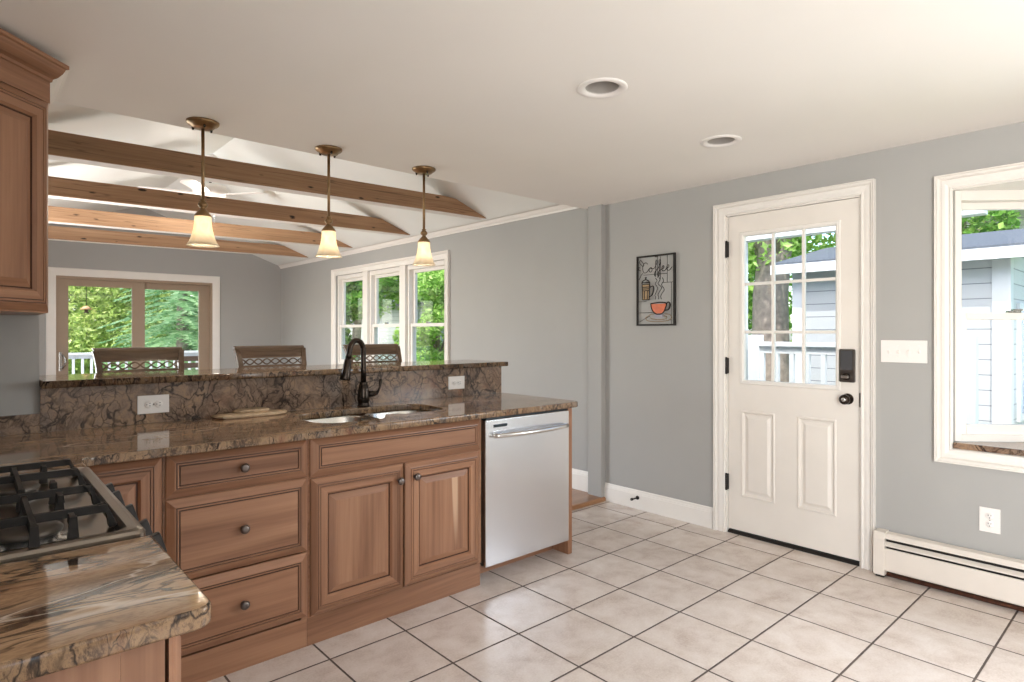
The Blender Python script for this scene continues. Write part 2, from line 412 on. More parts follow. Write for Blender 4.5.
def casing(mb, plane, face, u0, u1, v0, v1, wd, prof, sides=4, sgn=-1):
    """mitred moulding round the opening u0..u1, v0..v1; prof = (distance out of the opening, projection). sides=3 leaves out the bottom"""
    rings = []
    for d, p in prof:
        d *= wd
        q = [(u0-d, v0-d), (u0-d, v1+d), (u1+d, v1+d), (u1+d, v0-d)] if sides == 4 else [(u0-d, v0), (u0-d, v1+d), (u1+d, v1+d), (u1+d, v0)]
        rings.append([(face+sgn*p, a, b) if plane == 'x' else (a, face+sgn*p, b) for a, b in q])
    # loft across the corners: each corner is a section
    secs = [[r[k] for r in rings] for k in range(4)]
    mb.loft(secs, True, sides == 3, loop=(sides == 4))
    return mb
CAS = [(0, 0), (0, 0.010), (0.06, 0.016), (0.14, 0.016), (0.17, 0.008), (0.22, 0.008), (0.40, 0.014), (0.58, 0.015), (0.61, 0.008), (0.66, 0.008), (0.72, 0.020), (0.78, 0.026), (0.84, 0.027), (0.86, 0.020), (0.90, 0.021), (0.93, 0.030), (1.0, 0.030), (1.0, 0)]

# ------------------------------------------------------------------ the room
CZ = 2.29; XL = -0.42; XR = 3.69; YB = -2.50; YH = 3.245; YG = 9.59; DXL = -0.15; DZ = 0.03; EZ = 2.336; SL = 0.363
XM = (DXL+XR)/2; RZ = EZ+SL*(XR-XM)
mb = MB().box(XL-0.1, XR, YB-0.1, 3.04, -0.10, 0.0); struct(mb, 'floor', tile, 'pinkish beige ceramic tile floor of the kitchen', 'floor')
mb = MB().box(DXL-0.1, XR, 3.055, YG+0.1, -0.10, DZ)
struct(mb, 'floor_dining', floor_wood, 'brown wood floor of the dining room beyond the bar', 'floor')
mb = MB().prism([(3.020, 0.0), (3.020, 0.018), (3.027, 0.028), (3.037, DZ), (3.055, DZ), (3.055, 0.0)], 'x', 2.66, XR)
struct(mb, 'trim_1', floor_wood, 'rounded wood nosing where tile meets the dining floor', 'trim')
mb = slab('z', CZ, CZ+0.06, XL-0.1, XR+0.12, YB-0.1, YH, [(1.914-.0695, 1.914+.0695, 1.592-.0695, 1.592+.0695), (2.902-.0695, 2.902+.0695, 1.623-.0695, 1.623+.0695)])
struct(mb, 'ceiling', ceil_paint, 'flat off-white ceiling of the kitchen', 'ceiling')
mb = MB().box(XL-0.1, XR+0.12, YB-0.1, YH, CZ+0.16, CZ+0.2)
struct(mb, 'ceiling_deck', ceil_paint, 'upper deck of the kitchen ceiling, above the light cans', 'ceiling')
mb = MB().prism([(DXL-0.1, EZ-SL*0.1), (XM, RZ), (XR+0.12, EZ-SL*0.12), (XR+0.12, EZ+0.08), (XM, RZ+0.12), (DXL-0.1, EZ+0.08)], 'y', YH, YG+0.12)
struct(mb, 'ceiling_vault', vault_paint, 'pale vaulted ceiling over the dining room', 'ceiling')
mb = MB().prism([(XL-0.1, CZ+0.0601), (XR+0.12, CZ+0.0601), (XR+0.12, EZ+0.05), (XM, RZ+0.1), (XL-0.1, EZ+0.05)], 'y', YH-0.1, YH-0.0005)
struct(mb, 'wall_header', vault_paint, 'pale gable wall above the opening to the dining room', 'wall')
# the long right-hand wall: entry door, bay opening, triple window
DOOR = (1.222, 2.030, 0.0, 2.062); BAY = (-1.30, 0.80, 0.72, 2.02); TW = (5.16, 7.67, 0.86, 2.06)
mb = slab('x', XR, XR+0.12, YB-0.1, YG+0.12, -0.1, EZ+0.02, [DOOR, BAY, TW])
struct(mb, 'wall_right', wall_paint, 'grey wall with the entry door, bay window and triple window', 'wall')
mb = slab('y', YG, YG+0.12, DXL-0.1, XR, -0.1, EZ-0.036, [(0.825, 2.69, DZ, 2.035)])
mb.prism([(DXL-0.1, EZ-0.036), (XR, EZ-0.036), (XR, EZ), (XM, RZ), (DXL, EZ)], 'y', YG, YG+0.12)
struct(mb, 'wall_gable', wall_paint, 'grey gable wall with the sliding patio door', 'wall')
mb = slab('x', DXL-0.12, DXL, YH-0.145, YG+0.12, -0.1, EZ, [(4.6, 8.0, 0.65, 2.15)])  # the hole is added to hold the dining fill lamp
struct(mb, 'wall_left_dining', wall_paint, 'grey left wall of the dining room with a wide opening added for a fill lamp', 'wall')
mb = slab('x', XL-0.1, XL, YB-0.1, 3.20, -0.1, CZ, [(-2.4, -0.2, 0.8, 2.1)])  # the unseen hole is added for the kitchen fill lamp
struct(mb, 'wall_left', wall_paint, 'grey wall behind the range with an opening added for a fill lamp beside the viewer', 'wall')
mb = slab('y', YB-0.1, YB, XL, XR, -0.1, CZ)
struct(mb, 'wall_front', wall_paint, 'plain grey kitchen wall behind the viewer', 'wall')
mb = MB().box(XL, 0.216, 3.10, 3.20, 0, CZ, 0.0)
struct(mb, 'wall_stub', wall_paint, 'short grey wall under the corner wall cabinet', 'wall')
mb = MB().box(0.216, 2.655, 3.10, 3.22, 0, 1.078)
struct(mb, 'wall_knee', wall_paint, 'knee wall that carries the raised granite bar', 'wall')
mb = MB().box(3.640, XR, 3.035, 3.17, 0, CZ, 0.003)
struct(mb, 'trim_2', wall_paint, 'grey pilaster at the edge of the opening to the dining room', 'trim')
# crown moulding of the dining room
cr = [(XR, 2.306), (XR-0.012, 2.306), (XR-0.014, 2.318), (XR-0.03, 2.330), (XR-0.046, 2.352), (XR-0.056, 2.360), (XR-0.058, 2.372), (XR-0.066, 2.374), (XR-0.066, EZ+SL*0.066), (XR, EZ)]
mb = MB(); mb.loft([[(x, y, z) for x, z in cr] for y in (YH+0.001, YG)])
struct(mb, 'trim_3', white_trim, 'white crown moulding along the dining room wall', 'trim')
# baseboards
def bprof(h): return [(0, 0), (0.014, 0), (0.014, h*0.76), (0.011, h*0.80), (0.011, h*0.84), (0.008, h*0.88), (0.006, h*0.97), (0.003, h), (0, h)]
mb = MB(); mb.loft([[(XR-d, y, z) for d, z in bprof(0.138)] for y in (2.116, 3.034)])
struct(mb, 'baseboard_right', white_trim, 'white moulded baseboard between the entry door and the pilaster', 'baseboard')
mb = MB(); mb.loft([[(XR-d, y, DZ+z) for d, z in bprof(0.16)] for y in (3.171, YG)])
struct(mb, 'baseboard_dining', white_trim, 'white baseboard of the dining room under the triple window', 'baseboard')

# ------------------------------------------------------------------ entry door
d1 = thing('door_1', (XR, 1.626, 0), 'white entry door with nine glass panes and two lower panels', 'door', kind='structure')
mb = MB(); casing(mb, 'x', XR, DOOR[0], DOOR[1], 0, DOOR[3], 0.074, CAS, 3); mb.build('casing', white_trim, d1)
mb = MB().box(XR, XR+0.12, DOOR[0]-0.0, DOOR[0]+0.008, 0, DOOR[3]).box(XR, XR+0.12, DOOR[1]-0.008, DOOR[1], 0, DOOR[3]).box(XR, XR+0.12, DOOR[0], DOOR[1], DOOR[3]-0.006, DOOR[3])
mb.build('jamb', white_trim, d1)
mb = MB().prism([(XR+0.005, 0), (XR+0.02, 0.016), (XR+0.10, 0.022), (XR+0.12, 0)], 'y', DOOR[0]+0.008, DOOR[1]-0.008); mb.build('threshold', black_metal, d1)
XF = XR+0.016  # room face of the slab
L0, L1, LB, LT = 1.348, 1.924, 0.985, 1.928
mb = slab('x', XF, XF+0.044, DOOR[0]+0.011, DOOR[1]-0.011, 0.026, DOOR[3]-0.009, [(L0, L1, LB, LT), (1.355, 1.579, .245, .802), (1.712, 1.934, .245, .802)])
def panel_x(mb, y0, y1, z0, z1, rings, x):
    rr = [[(x+p, y0+d, z0+d), (x+p, y1-d, z0+d), (x+p, y1-d, z1-d), (x+p, y0+d, z1-d)] for d, p in rings]
    mb.loft(rr, True, False)
    b = rr[-1]; mb.loft([b, [(q[0]+0.002, q[1], q[2]) for q in b]], True, True)
for y0, y1 in ((1.355, 1.579), (1.712, 1.934)):
    panel_x(mb, y0, y1, .245, .802, [(0, 0.0), (0.006, -0.005), (0.012, -0.005), (0.022, 0.009), (0.032, 0.009), (0.048, 0.0), (0.052, -0.001)], XF)
slab_o = mb.build('door_slab', door_paint, d1)
mb = MB(); casing(mb, 'x', XF, L0+0.012, L1-0.012, LB+0.012, LT-0.012, 0.028, [(0, -0.03), (0, 0.002), (0.3, 0.009), (0.8, 0.009), (1.0, 0.0), (1.0, -0.03)], 4)
gw, gh = (L1-L0-0.024), (LT-LB-0.024)
for k in (1, 2):
    y = L0+0.012+gw*k/3; mb.box(XF+0.004, XF+0.026, y-0.009, y+0.009, LB+0.01, LT-0.01, 0.004)
    z = LB+0.012+gh*k/3; mb.box(XF+0.005, XF+0.025, L0+0.01, L1-0.01, z-0.009, z+0.009, 0.004)
lf = mb.build('lite_frame', white_trim, d1)
MB().box(XF+0.013, XF+0.017, L0, L1, LB, LT).build('glass_pane', glass, d1)
for z in (1.842, 1.085, 0.33):
    mb = MB().box(XR-0.004, XR+0.016, 2.015, 2.034, z-0.05, z+0.05, 0.002).lathe([(0.006, -0.055), (0.0075, -0.05), (0.0075, 0.05), (0.006, 0.055)], (XR-0.006, 2.022, z), 12); mb.build('hinge', black_metal, d1)
mb = MB().box(XF-0.024, XF, 1.254, 1.336, 1.02, 1.207, 0.012, 3); kp = mb.build('keypad_lock', keypad_metal, d1)
MB().box(XF-0.0255, XF-0.022, 1.264, 1.326, 1.09, 1.198, 0.001).build('keypad_screen', screen_grey, kp)
MB().lathe([(0.001, -0.02), (0.017, -0.02), (0.02, -0.014), (0.02, 0)], (XF-0.022, 1.295, 1.052), 20, axis='x').build('thumb_turn_base', bronze, kp)
MB().box(XF-0.055, XF-0.04, 1.276, 1.314, 1.045, 1.060, 0.004).build('thumb_turn', nickel, kp)
mb = MB().lathe([(0.001, -0.066), (0.018, -0.066), (0.027, -0.056), (0.029, -0.045), (0.024, -0.032), (0.014, -0.026), (0.012, -0.012), (0.030, -0.008), (0.032, 0)], (XF, 1.297, 0.925), 24, axis='x'); mb.build('door_knob', bronze, d1)
MB().lathe([(0.001, -0.0675), (0.011, -0.0675), (0.013, -0.064)], (XF, 1.297, 0.925), 18, axis='x').build('knob_face', nickel, d1)
MB().box(XR-0.001, XR+0.012, 1.2225, 1.231, 0.885, 0.965, 0.001).build('strike_plate', bronze, d1)

# ------------------------------------------------------------------ bay window with granite sill (right of the door)
w1 = thing('window_1', (XR, -0.25, 0.72), 'white bay window with double-hung sash and granite sill', 'window', kind='structure')
mb = MB(); casing(mb, 'x', XR, BAY[0], BAY[1], BAY[2], BAY[3], 0.074, CAS, 4); mb.build('casing', white_trim, w1)
BD = 0.42; S2 = math.sqrt(.5)
bay_poly = [(XR+0.02, 0.80), (XR+0.02+BD, 0.80-BD), (XR+0.02+BD, -1.30+BD), (XR+0.02, -1.30)]
MB().prism([(XR-0.0, 0.80), (XR+0.02, 0.80)]+bay_poly[1:3]+[(XR+0.02, -1.30), (XR, -1.30)], 'z', 2.016, 2.06).build('head_soffit', white_trim, w1)
MB().prism([(XR-0.022, 0.795), (XR+0.02, 0.795), (XR+0.02+BD, 0.80-BD), (XR+0.02+BD, -1.30+BD), (XR+0.02, -1.295), (XR-0.022, -1.295)], 'z', 0.722, 0.752, bev=0.004).build('granite_sill', granite_v, w1)
def sash(M, wd, z0, zm, z1, parent, lower_in=0.0):
    """double-hung unit in a local frame: x along the width, y outwards, z up"""
    mb = MB(); mb.M = M
    mb.box(0, 0.03, -0.005, 0.09, z0, z1, 0.002).box(wd-0.03, wd, -0.005, 0.09, z0, z1, 0.002).box(0.03, wd-0.03, -0.005, 0.09, z1-0.05, z1, 0.002).box(0.03, wd-0.03, -0.005, 0.09, z0, z0+0.032, 0.002)
    mb.build('frame', white_trim, parent)
    for nm, a, b, yy in (('upper_sash', zm-0.018, z1-0.05, 0.048), ('lower_sash', z0+0.032, zm+0.018, 0.012)):
        mb = MB(); mb.M = M; t = 0.036; bt = 0.05 if nm == 'lower_sash' else 0.036
        mb.box(0.03, 0.03+t, yy, yy+0.034, a, b, 0.004).box(wd-0.03-t, wd-0.03, yy, yy+0.034, a, b, 0.004).box(0.03+t, wd-0.03-t, yy, yy+0.034, a, a+bt, 0.004).box(0.03+t, wd-0.03-t, yy, yy+0.034, b-t, b, 0.004)
        so = mb.build(nm, white_trim, parent)
        mb = MB(); mb.M = M; mb.box(0.03+t, wd-0.03-t, yy+0.015, yy+0.019, a+bt, b-t); mb.build('glass_pane', glass, so)
    mb = MB(); mb.M = M; mb.box(wd/2-0.03, wd/2+0.03, 0.005, 0.03, zm+0.016, zm+0.028, 0.003).box(wd/2-0.012, wd/2+0.03, -0.006, 0.02, zm+0.026, zm+0.036, 0.003)
    mb.build('sash_lock', nickel, parent)
LW = BD/S2
def frame_of(p, ang): return Matrix.Translation(Vector((p[0], p[1], 0))) @ Matrix.Rotation(ang, 4, 'Z')
sash(frame_of((XR+0.022, 0.798), -PI/4), LW, 0.753, 1.383, 2.0155, w1)
sash(frame_of((XR+0.02+BD, 0.80-BD), -PI/2), 2.10-2*BD, 0.753, 1.383, 2.0155, w1)
sash(frame_of((XR+0.02+BD, -1.30+BD), -3*PI/4), LW, 0.753, 1.383, 2.0155, w1)

# ------------------------------------------------------------------ triple double-hung window of the dining room
w2 = thing('window_2', (XR, 6.415, 0.86), 'white triple double-hung window looking onto green trees', 'window', kind='structure')
mb = MB(); casing(mb, 'x', XR, TW[0], TW[1], TW[2], TW[3], 0.085, CAS, 4); mb.build('casing', white_trim, w2)
for y in (5.98, 6.85): MB().box(XR-0.012, XR+0.12, y-0.06, y+0.06, TW[2], TW[3], 0.003).build('mullion', white_trim, w2)
for y0, y1 in ((5.16, 5.92), (6.04, 6.79), (6.91, 7.67)):
    sash(frame_of((XR+0.03, y1), -PI/2), y1-y0, TW[2], 1.385, TW[3], w2)

# ------------------------------------------------------------------ sliding patio door
d2 = thing('door_2', (1.79, YG, DZ), 'taupe framed sliding glass patio door in white casing', 'door', kind='structure')
mb = MB(); casing(mb, 'y', YG, 0.835, 2.68, DZ, 2.025, 0.102, [(0, 0), (0, 0.014), (0.2, 0.02), (0.9, 0.02), (1, 0.014), (1, 0)], 3); mb.build('casing', white_trim, d2)
mb = MB().box(0.826, 0.852, YG-0.006, YG+0.115, DZ, 2.028, 0.002).box(2.655, 2.688, YG-0.006, YG+0.115, DZ, 2.028, 0.002).box(0.852, 2.655, YG-0.006, YG+0.115, 1.99, 2.028, 0.002).box(0.852, 2.655, YG-0.006, YG+0.115, DZ, 0.055, 0.002)
mb.build('frame', taupe, d2)
for nm, x0, x1, l, r, yy in (('sliding_panel', 0.845, 1.82, 0.965, 1.668, YG+0.014), ('fixed_panel', 1.74, 2.66, 1.822, 2.515, YG+0.060)):
    mb = MB().box(x0, l, yy, yy+0.04, 0.056, 1.989, 0.003).box(r, x1, yy, yy+0.04, 0.056, 1.989, 0.003).box(l, r, yy, yy+0.04, 1.902, 1.989, 0.003).box(l, r, yy, yy+0.04, 0.056, 0.20, 0.003)
    po = mb.build(nm, taupe, d2)
    MB().box(l, r, yy+0.018, yy+0.022, 0.20, 1.902).build('glass_pane', glass, po)
mb = MB().tube([(0.885, YG+0.013, 1.02), (0.90, YG-0.02, 1.015), (0.925, YG-0.035, 0.97), (0.93, YG-0.035, 0.93), (0.925, YG-0.035, 0.89), (0.90, YG-0.02, 0.845), (0.885, YG+0.013, 0.84)], 0.011, 8).box(0.868, 0.902, YG+0.006, YG+0.014, 0.81, 1.05, 0.003)
mb.build('door_handle', nickel, d2)

# ------------------------------------------------------------------ cabinets of the peninsula
KN = [(0.001, -0.030), (0.009, -0.0295), (0.0155, -0.026), (0.0175, -0.021), (0.0150, -0.016), (0.0075, -0.012), (0.0065, -0.004), (0.010, -0.002), (0.011, 0)]
DRW = [(0, 0), (0, -0.006), (0.003, -0.009), (0.026, -0.021), (0.031, -0.022), (0.0315, -0.017), (0.0345, -0.017), (0.035, -0.022), (0.040, -0.022), (0.0405, -0.016), (0.044, -0.016), (0.045, -0.021)]
DRG = (5, 6, 9, 10)
DOR = [(0, 0), (0, -0.006), (0.003, -0.009), (0.022, -0.021), (0.026, -0.022), (0.0265, -0.018), (0.029, -0.018), (0.0295, -0.022), (0.036, -0.022), (0.0365, -0.018), (0.039, -0.018), (0.0395, -0.022), (0.066, -0.022), (0.074, -0.012), (0.075, -0.008), (0.079, -0.008), (0.080, -0.010), (0.103, -0.020), (0.106, -0.021)]
DOG = (5, 9, 13, 14)
YD = 2.437   # back plane of the fronts
def front_at(x0, x1, z0, z1, kind, parent, name, knob=None, center=None):
    mb = MB(); mb.M = Matrix.Translation((x0, YD, z0))
    if kind == 'drawer': mb.front(x1-x0, z1-z0, DRW, DRG, 0, 1, 2, 0); mats = [wood_x, wood_z, glaze]
    else: mb.front(x1-x0, z1-z0, DOR, DOG, 0, 1, 2, 3); mats = [wood_x, wood_z, glaze, center or wood_zs]
    o = mb.build(name, mats, parent)
    if knob:
        k = MB().lathe(KN, (knob[0], YD-0.021, knob[1]), 18, axis='y').build('knob', pewter, o)
    return o
def carcass(x0, x1, parent, z1=0.868, front_rails=True, ends=(0, 1)):
    # open-backed box: sides, floor, back, face frame
    mb = MB().box(x0, x0+0.018, 2.458, 3.06, 0.10, z1).box(x1-0.018, x1, 2.458, 3.06, 0.10, z1).box(x0+0.018, x1-0.018, 2.458, 3.06, 0.10, 0.118).box(x0+0.018, x1-0.018, 3.05, 3.06, 0.118, z1)
    mb.build('carcass', wood_z, parent)
    mb = MB().box(x0, x0+0.028, 2.438, 2.458, 0.118, z1).box(x1-0.028, x1, 2.438, 2.458, 0.118, z1).box(x0+0.028, x1-0.028, 2.438, 2.458, z1-0.03, z1).box(x0+0.028, x1-0.028, 2.438, 2.458, 0.69, 0.72)
    mb.build('face_frame', wood_x, parent)
    MB().box(x0, x1, 2.445, 2.458, 0.0, 0.1178, 0.001).build('base_board', wood_x, parent)
c = thing('base_cabinet', (0.78, 2.458, 0), 'three-drawer wooden base cabinet between the corner door and the sink cabinet', 'cabinet', 'base cabinets of the peninsula')
carcass(0.517, 1.048, c)
for z0, z1 in ((0.708, 0.864), (0.402, 0.703), (0.132, 0.397)): front_at(0.524, 1.043, z0, z1, 'drawer', c, 'drawer', (0.786, (z0+z1)/2))
c = thing('base_cabinet', (1.51, 2.458, 0), 'wooden sink base cabinet with two raised-panel doors, left of the dishwasher', 'cabinet', 'base cabinets of the peninsula')
carcass(1.049, 1.968, c)
front_at(1.055, 1.958, 0.702, 0.862, 'drawer', c, 'false_drawer_front')
front_at(1.057, 1.501, 0.124, 0.695, 'door', c, 'door', (1.470, 0.624))
front_at(1.509, 1.953, 0.126, 0.695, 'door', c, 'door', (1.557, 0.630))
c = thing('base_cabinet', (0.40, 2.458, 0), 'wooden corner base cabinet with one raised-panel door beside the range knobs', 'cabinet', 'base cabinets of the peninsula')
mb = MB().box(0.225, 0.243, 2.458, 3.06, 0.10, 0.868).box(0.497, 0.515, 2.458, 3.06, 0.10, 0.868).box(0.243, 0.497, 2.458, 3.06, 0.10, 0.118).box(0.243, 0.497, 3.05, 3.06, 0.118, 0.868); mb.build('carcass', wood_z, c)
MB().box(0.225, 0.262, 2.438, 2.458, 0.118, 0.868).box(0.495, 0.515, 2.438, 2.458, 0.118, 0.868).box(0.262, 0.495, 2.438, 2.458, 0.84, 0.868).build('face_frame', wood_z, c)
MB().box(0.225, 0.515, 2.445, 2.458, 0, 0.1178, 0.001).build('base_board', wood_x, c)
front_at(0.268, 0.512, 0.132, 0.858, 'door', c, 'door', None, wood_z)
mb = MB().box(2.622, 2.656, 2.437, 3.07, 0.0, 0.868, 0.002); tag(mb.build('end_panel', wood_z, None, (2.639, 2.75, 0)), 'narrow wooden end panel at the right of the dishwasher', 'cabinet panel')
# near leg: end cabinet beside the range and behind-corner support
c = thing('base_cabinet', (-0.1, 1.17, 0), 'wooden base cabinet under the near end of the granite worktop, panelled end', 'cabinet', 'base cabinets of the range wall')
XC = 0.212
mb = MB().box(XL+0.002, XC, 1.012, 1.37, 0.0, 0.868); mb.build('carcass', wood_y, c)
mb = MB().box(XC-0.055, XC, 0.985, 1.011, 0, 0.868, 0.001).box(XL+0.002, XC-0.055, 0.985, 1.011, 0.80, 0.868, 0.001).box(XL+0.002, XC-0.055, 0.985, 1.011, 0, 0.10, 0.001).box(XL+0.002, XC-0.055, 1.000, 1.011, 0.10, 0.80)
mb.build('end_panel', wood_z, c)
mb = MB(); mb.M = Matrix.Translation((XC+0.006, 0.99, 0.13)) @ Matrix.Rotation(PI/2, 4, 'Z'); mb.front(0.375, 0.735, DOR, DOG, 0, 1, 2, 3); dd = mb.build('door', [wood_y, wood_z, glaze, wood_z], c)
MB().lathe([(r, -h) for r, h in KN], (XC+0.028, 1.335, 0.62), 16, axis='x').build('knob', pewter, dd)
c = thing('base_cabinet', (-0.1, 2.35, 0), 'plain wooden cabinet box in the corner beyond the range', 'cabinet', 'base cabinets of the range wall')
MB().box(XL+0.002, 0.215, 2.150, 2.430, 0, 0.868).build('carcass', wood_z, c)
MB().box(XL+0.002, 0.222, 2.432, 3.06, 0, 0.868).build('corner_carcass', wood_z, c)

# ------------------------------------------------------------------ granite worktop (one L) with the sink opening
def rrect(x0, x1, y0, y1, r, n=6):
    pts = []
    for cx, cy_, a0 in ((x1-r, y1-r, 0), (x0+r, y1-r, PI/2), (x0+r, y0+r, PI), (x1-r, y0+r, 1.5*PI)):
        for k in range(n+1):
            a = a0+PI/2*k/n; pts.append((cx+r*math.cos(a), cy_+r*math.sin(a)))
    return pts
def arc(cx, cy_, r, a0, a1, n=6): return [(cx+r*math.cos(a0+(a1-a0)*k/n), cy_+r*math.sin(a0+(a1-a0)*k/n)) for k in range(n+1)]
def curve_slab(name, outlines, z0, z1, bev, mats, origin):
    cu = bpy.data.curves.new(name, 'CURVE'); cu.dimensions = '2D'; cu.fill_mode = 'BOTH'
    cu.extrude = (z1-z0)/2-bev; cu.bevel_depth = bev; cu.bevel_resolution = 3
    for pl in outlines:
        sp = cu.splines.new('POLY'); sp.points.add(len(pl)-1)
        for p, q in zip(sp.points, pl): p.co = (q[0]-origin[0], q[1]-origin[1], 0, 1)
        sp.use_cyclic_u = True
    o = bpy.data.objects.new(name, cu); COL.objects.link(o)
    dg = bpy.context.evaluated_depsgraph_get(); me = bpy.data.meshes.new_from_object(o.evaluated_get(dg))
    bpy.data.objects.remove(o); bpy.data.curves.remove(cu)
    for v in me.vertices: v.co.z += (z0+z1)/2-origin[2]
    me.materials.clear(); me.materials.append(mats)
    me.materials.append(granite_edge)
    for f in me.polygons:
        if abs(f.normal.z) < 0.9: f.material_index = 1
    o = bpy.data.objects.new(name, me); COL.objects.link(o); o.location = origin; return o
B = 0.006; CF, CXE, CB = 2.368, 2.668, 3.078; RX, RY0, RY1 = 0.268, 1.382, 2.138
outer = ([(XL+B, 2.145+B), (-0.1, 2.145+B)] + [(RX-B, 2.145+B), (RX-B, CF-0.04-B)] + [(RX-B+0.02, CF-0.008+B-0.0)] + [(RX+0.05, CF+B)]
         + arc(CXE-0.055-B, CF+0.055+B, 0.055, -PI/2, 0, 7) + arc(CXE-0.02-B, CB-0.02, 0.02, 0, PI/2, 4) + [(XL+B, CB)])
bowls = rrect(1.150, 1.520, 2.520, 2.985, 0.10)
hole = (arc(1.145+0.12, 2.945-0.12, 0.12, PI/2, PI, 6) + arc(1.145+0.12, 2.515+0.12, 0.12, PI, 1.5*PI, 6) + arc(1.50-0.09, 2.515+0.09, 0.09, -PI/2, -0.35, 5)
        + [(1.530, 2.63)] + arc(1.57+0.06, 2.585+0.06, 0.06, PI+0.5, 1.5*PI, 4) + arc(1.895-0.12, 2.585+0.12, 0.12, -PI/2, 0, 6) + arc(1.895-0.12, 2.945-0.12, 0.12, 0, PI/2, 6))
wt = curve_slab('worktop', [outer, hole], 0.8685, 0.900, B, granite_top, (1.2, 2.72, 0.8685))
tag(wt, 'brown veined granite worktop of the peninsula, around the sink', 'worktop')
nl = curve_slab('worktop', [[(XL+B, 0.958+B), (RX-0.017-B, 0.958+B)]+arc(RX-0.017-B, 0.958+0.022+B, 0.022, -PI/2, 0, 6)+[(RX+0.005-B, 1.376-B), (XL+B, 1.376-B)]], 0.8685, 0.900, B, granite_top, (-0.1, 1.17, 0.8685))
tag(nl, 'near end of brown granite worktop with rounded corner, in front of the range', 'worktop')
mb = MB().box(XL, 0.2165, 3.080, 3.0995, 0.900, 0.975, 0.002)
tag(mb.build('backsplash', granite_v, None, (-0.1, 3.09, 0.9)), 'low brown granite backsplash strip under the short grey wall', 'backsplash')
mb = MB().box(0.2175, 2.662, 3.080, 3.0995, 0.900, 1.078, 0.001)
tag(mb.build('backsplash', granite_v, None, (1.42, 3.09, 0.9)), 'long brown veined granite backsplash panel behind the sink, below the bar', 'backsplash')
bt = curve_slab('raised_counter', [[(0.2175+B, 3.018+B), (2.668-B, 3.018+B), (2.668-B, 3.46-B), (0.2175+B, 3.46-B)]], 1.0782, 1.108, B, granite_top, (1.44, 3.24, 1.0782))
tag(bt, 'raised brown granite bar top with stools behind it', 'bar top')

# ------------------------------------------------------------------ sink and faucet
sk_ = thing('kitchen_sink', (1.51, 2.75, 0.72), 'stainless steel double-bowl sink set under the granite worktop', 'sink')
def bowl(x0, x1, y0, y1, r, depth):
    mb = MB(); rings = []
    for ins, z in ((-0.012, 0.8682), (0.0, 0.8682), (0.004, 0.86), (0.008, 0.86-depth*0.75), (0.02, 0.86-depth*0.93), (0.045, 0.86-depth), (0.1, 0.86-depth-0.004)):
        rings.append([(x, y, z) for x, y in rrect(x0+ins, x1-ins, y0+ins, y1-ins, max(r-ins*0.5, 0.03), 6)])
    mb.loft(rings, True, False, smooth=True)
    mb.loft([rings[-1], [(p[0], p[1], p[2]-0.002) for p in rings[-1]]], True, True)
    bo = mb.build('bowl', steel_sink, sk_)
    MB().lathe([(0.045, 0.003), (0.04, 0.005), (0.03, 0.002), (0.001, 0.0)], ((x0+x1)/2, (y0+y1)/2, 0.86-depth-0.004), 20).build('drain', nickel, bo)
bowl(1.140, 1.530, 2.51, 2.95, 0.115, 0.19); bowl(1.548, 1.90, 2.58, 2.95, 0.115, 0.16)
MB().box(1.518, 1.560, 2.60, 2.92, 0.845, 0.862, 0.008).build('divider', steel_sink, sk_)
fc = thing('kitchen_faucet', (1.594, 2.984, 0.900), 'oil-rubbed bronze gooseneck faucet with side lever behind the sink', 'faucet')
FX, FY = 1.594, 2.984
MB().lathe([(0.032, 0.0), (0.032, 0.010), (0.029, 0.014), (0.0295, 0.028), (0.033, 0.034), (0.032, 0.06), (0.029, 0.09), (0.024, 0.118), (0.021, 0.122), (0.022, 0.128), (0.019, 0.134), (0.014, 0.135)], (FX, FY, 0.900), 24).build('body', bronze, fc)
dv = Vector((-0.95, -0.31, 0)).normalized(); pts = [(FX, FY, 1.03), (FX, FY, 1.10), (FX, FY, 1.16)]
R = 0.051
for k in range(1, 13):
    a = PI-(PI-0.26)*k/12; q = Vector((FX, FY, 1.200)) + dv*(R+R*math.cos(a)) + Vector((0, 0, R*math.sin(a)*1.15)); pts.append(tuple(q))
e = Vector(pts[-1]); down = (dv*0.22+Vector((0, 0, -1))).normalized(); pts += [tuple(e+down*0.03), tuple(e+down*0.06)]
MB().tube(pts, 0.0145, 14).build('spout', bronze, fc)
e2 = e+down*0.055
MB().tube([e2, e2+down*0.01, e2+down*0.06, e2+down*0.105, e2+down*0.112], [0.0155, 0.0185, 0.022, 0.028, 0.026], 16).build('spray_head', bronze, fc)
MB().tube([(FX+0.015, FY-0.002, 0.965), (FX+0.055, FY-0.012, 0.968), (FX+0.075, FY-0.016, 0.972)], [0.017, 0.0155, 0.011], 12).build('valve', bronze, fc)
MB().tube([(FX+0.075, FY-0.016, 0.97), (FX+0.088, FY-0.018, 1.00), (FX+0.094, FY-0.018, 1.035), (FX+0.097, FY-0.018, 1.046)], [0.007, 0.006, 0.010, 0.006], 10).build('lever', bronze, fc)

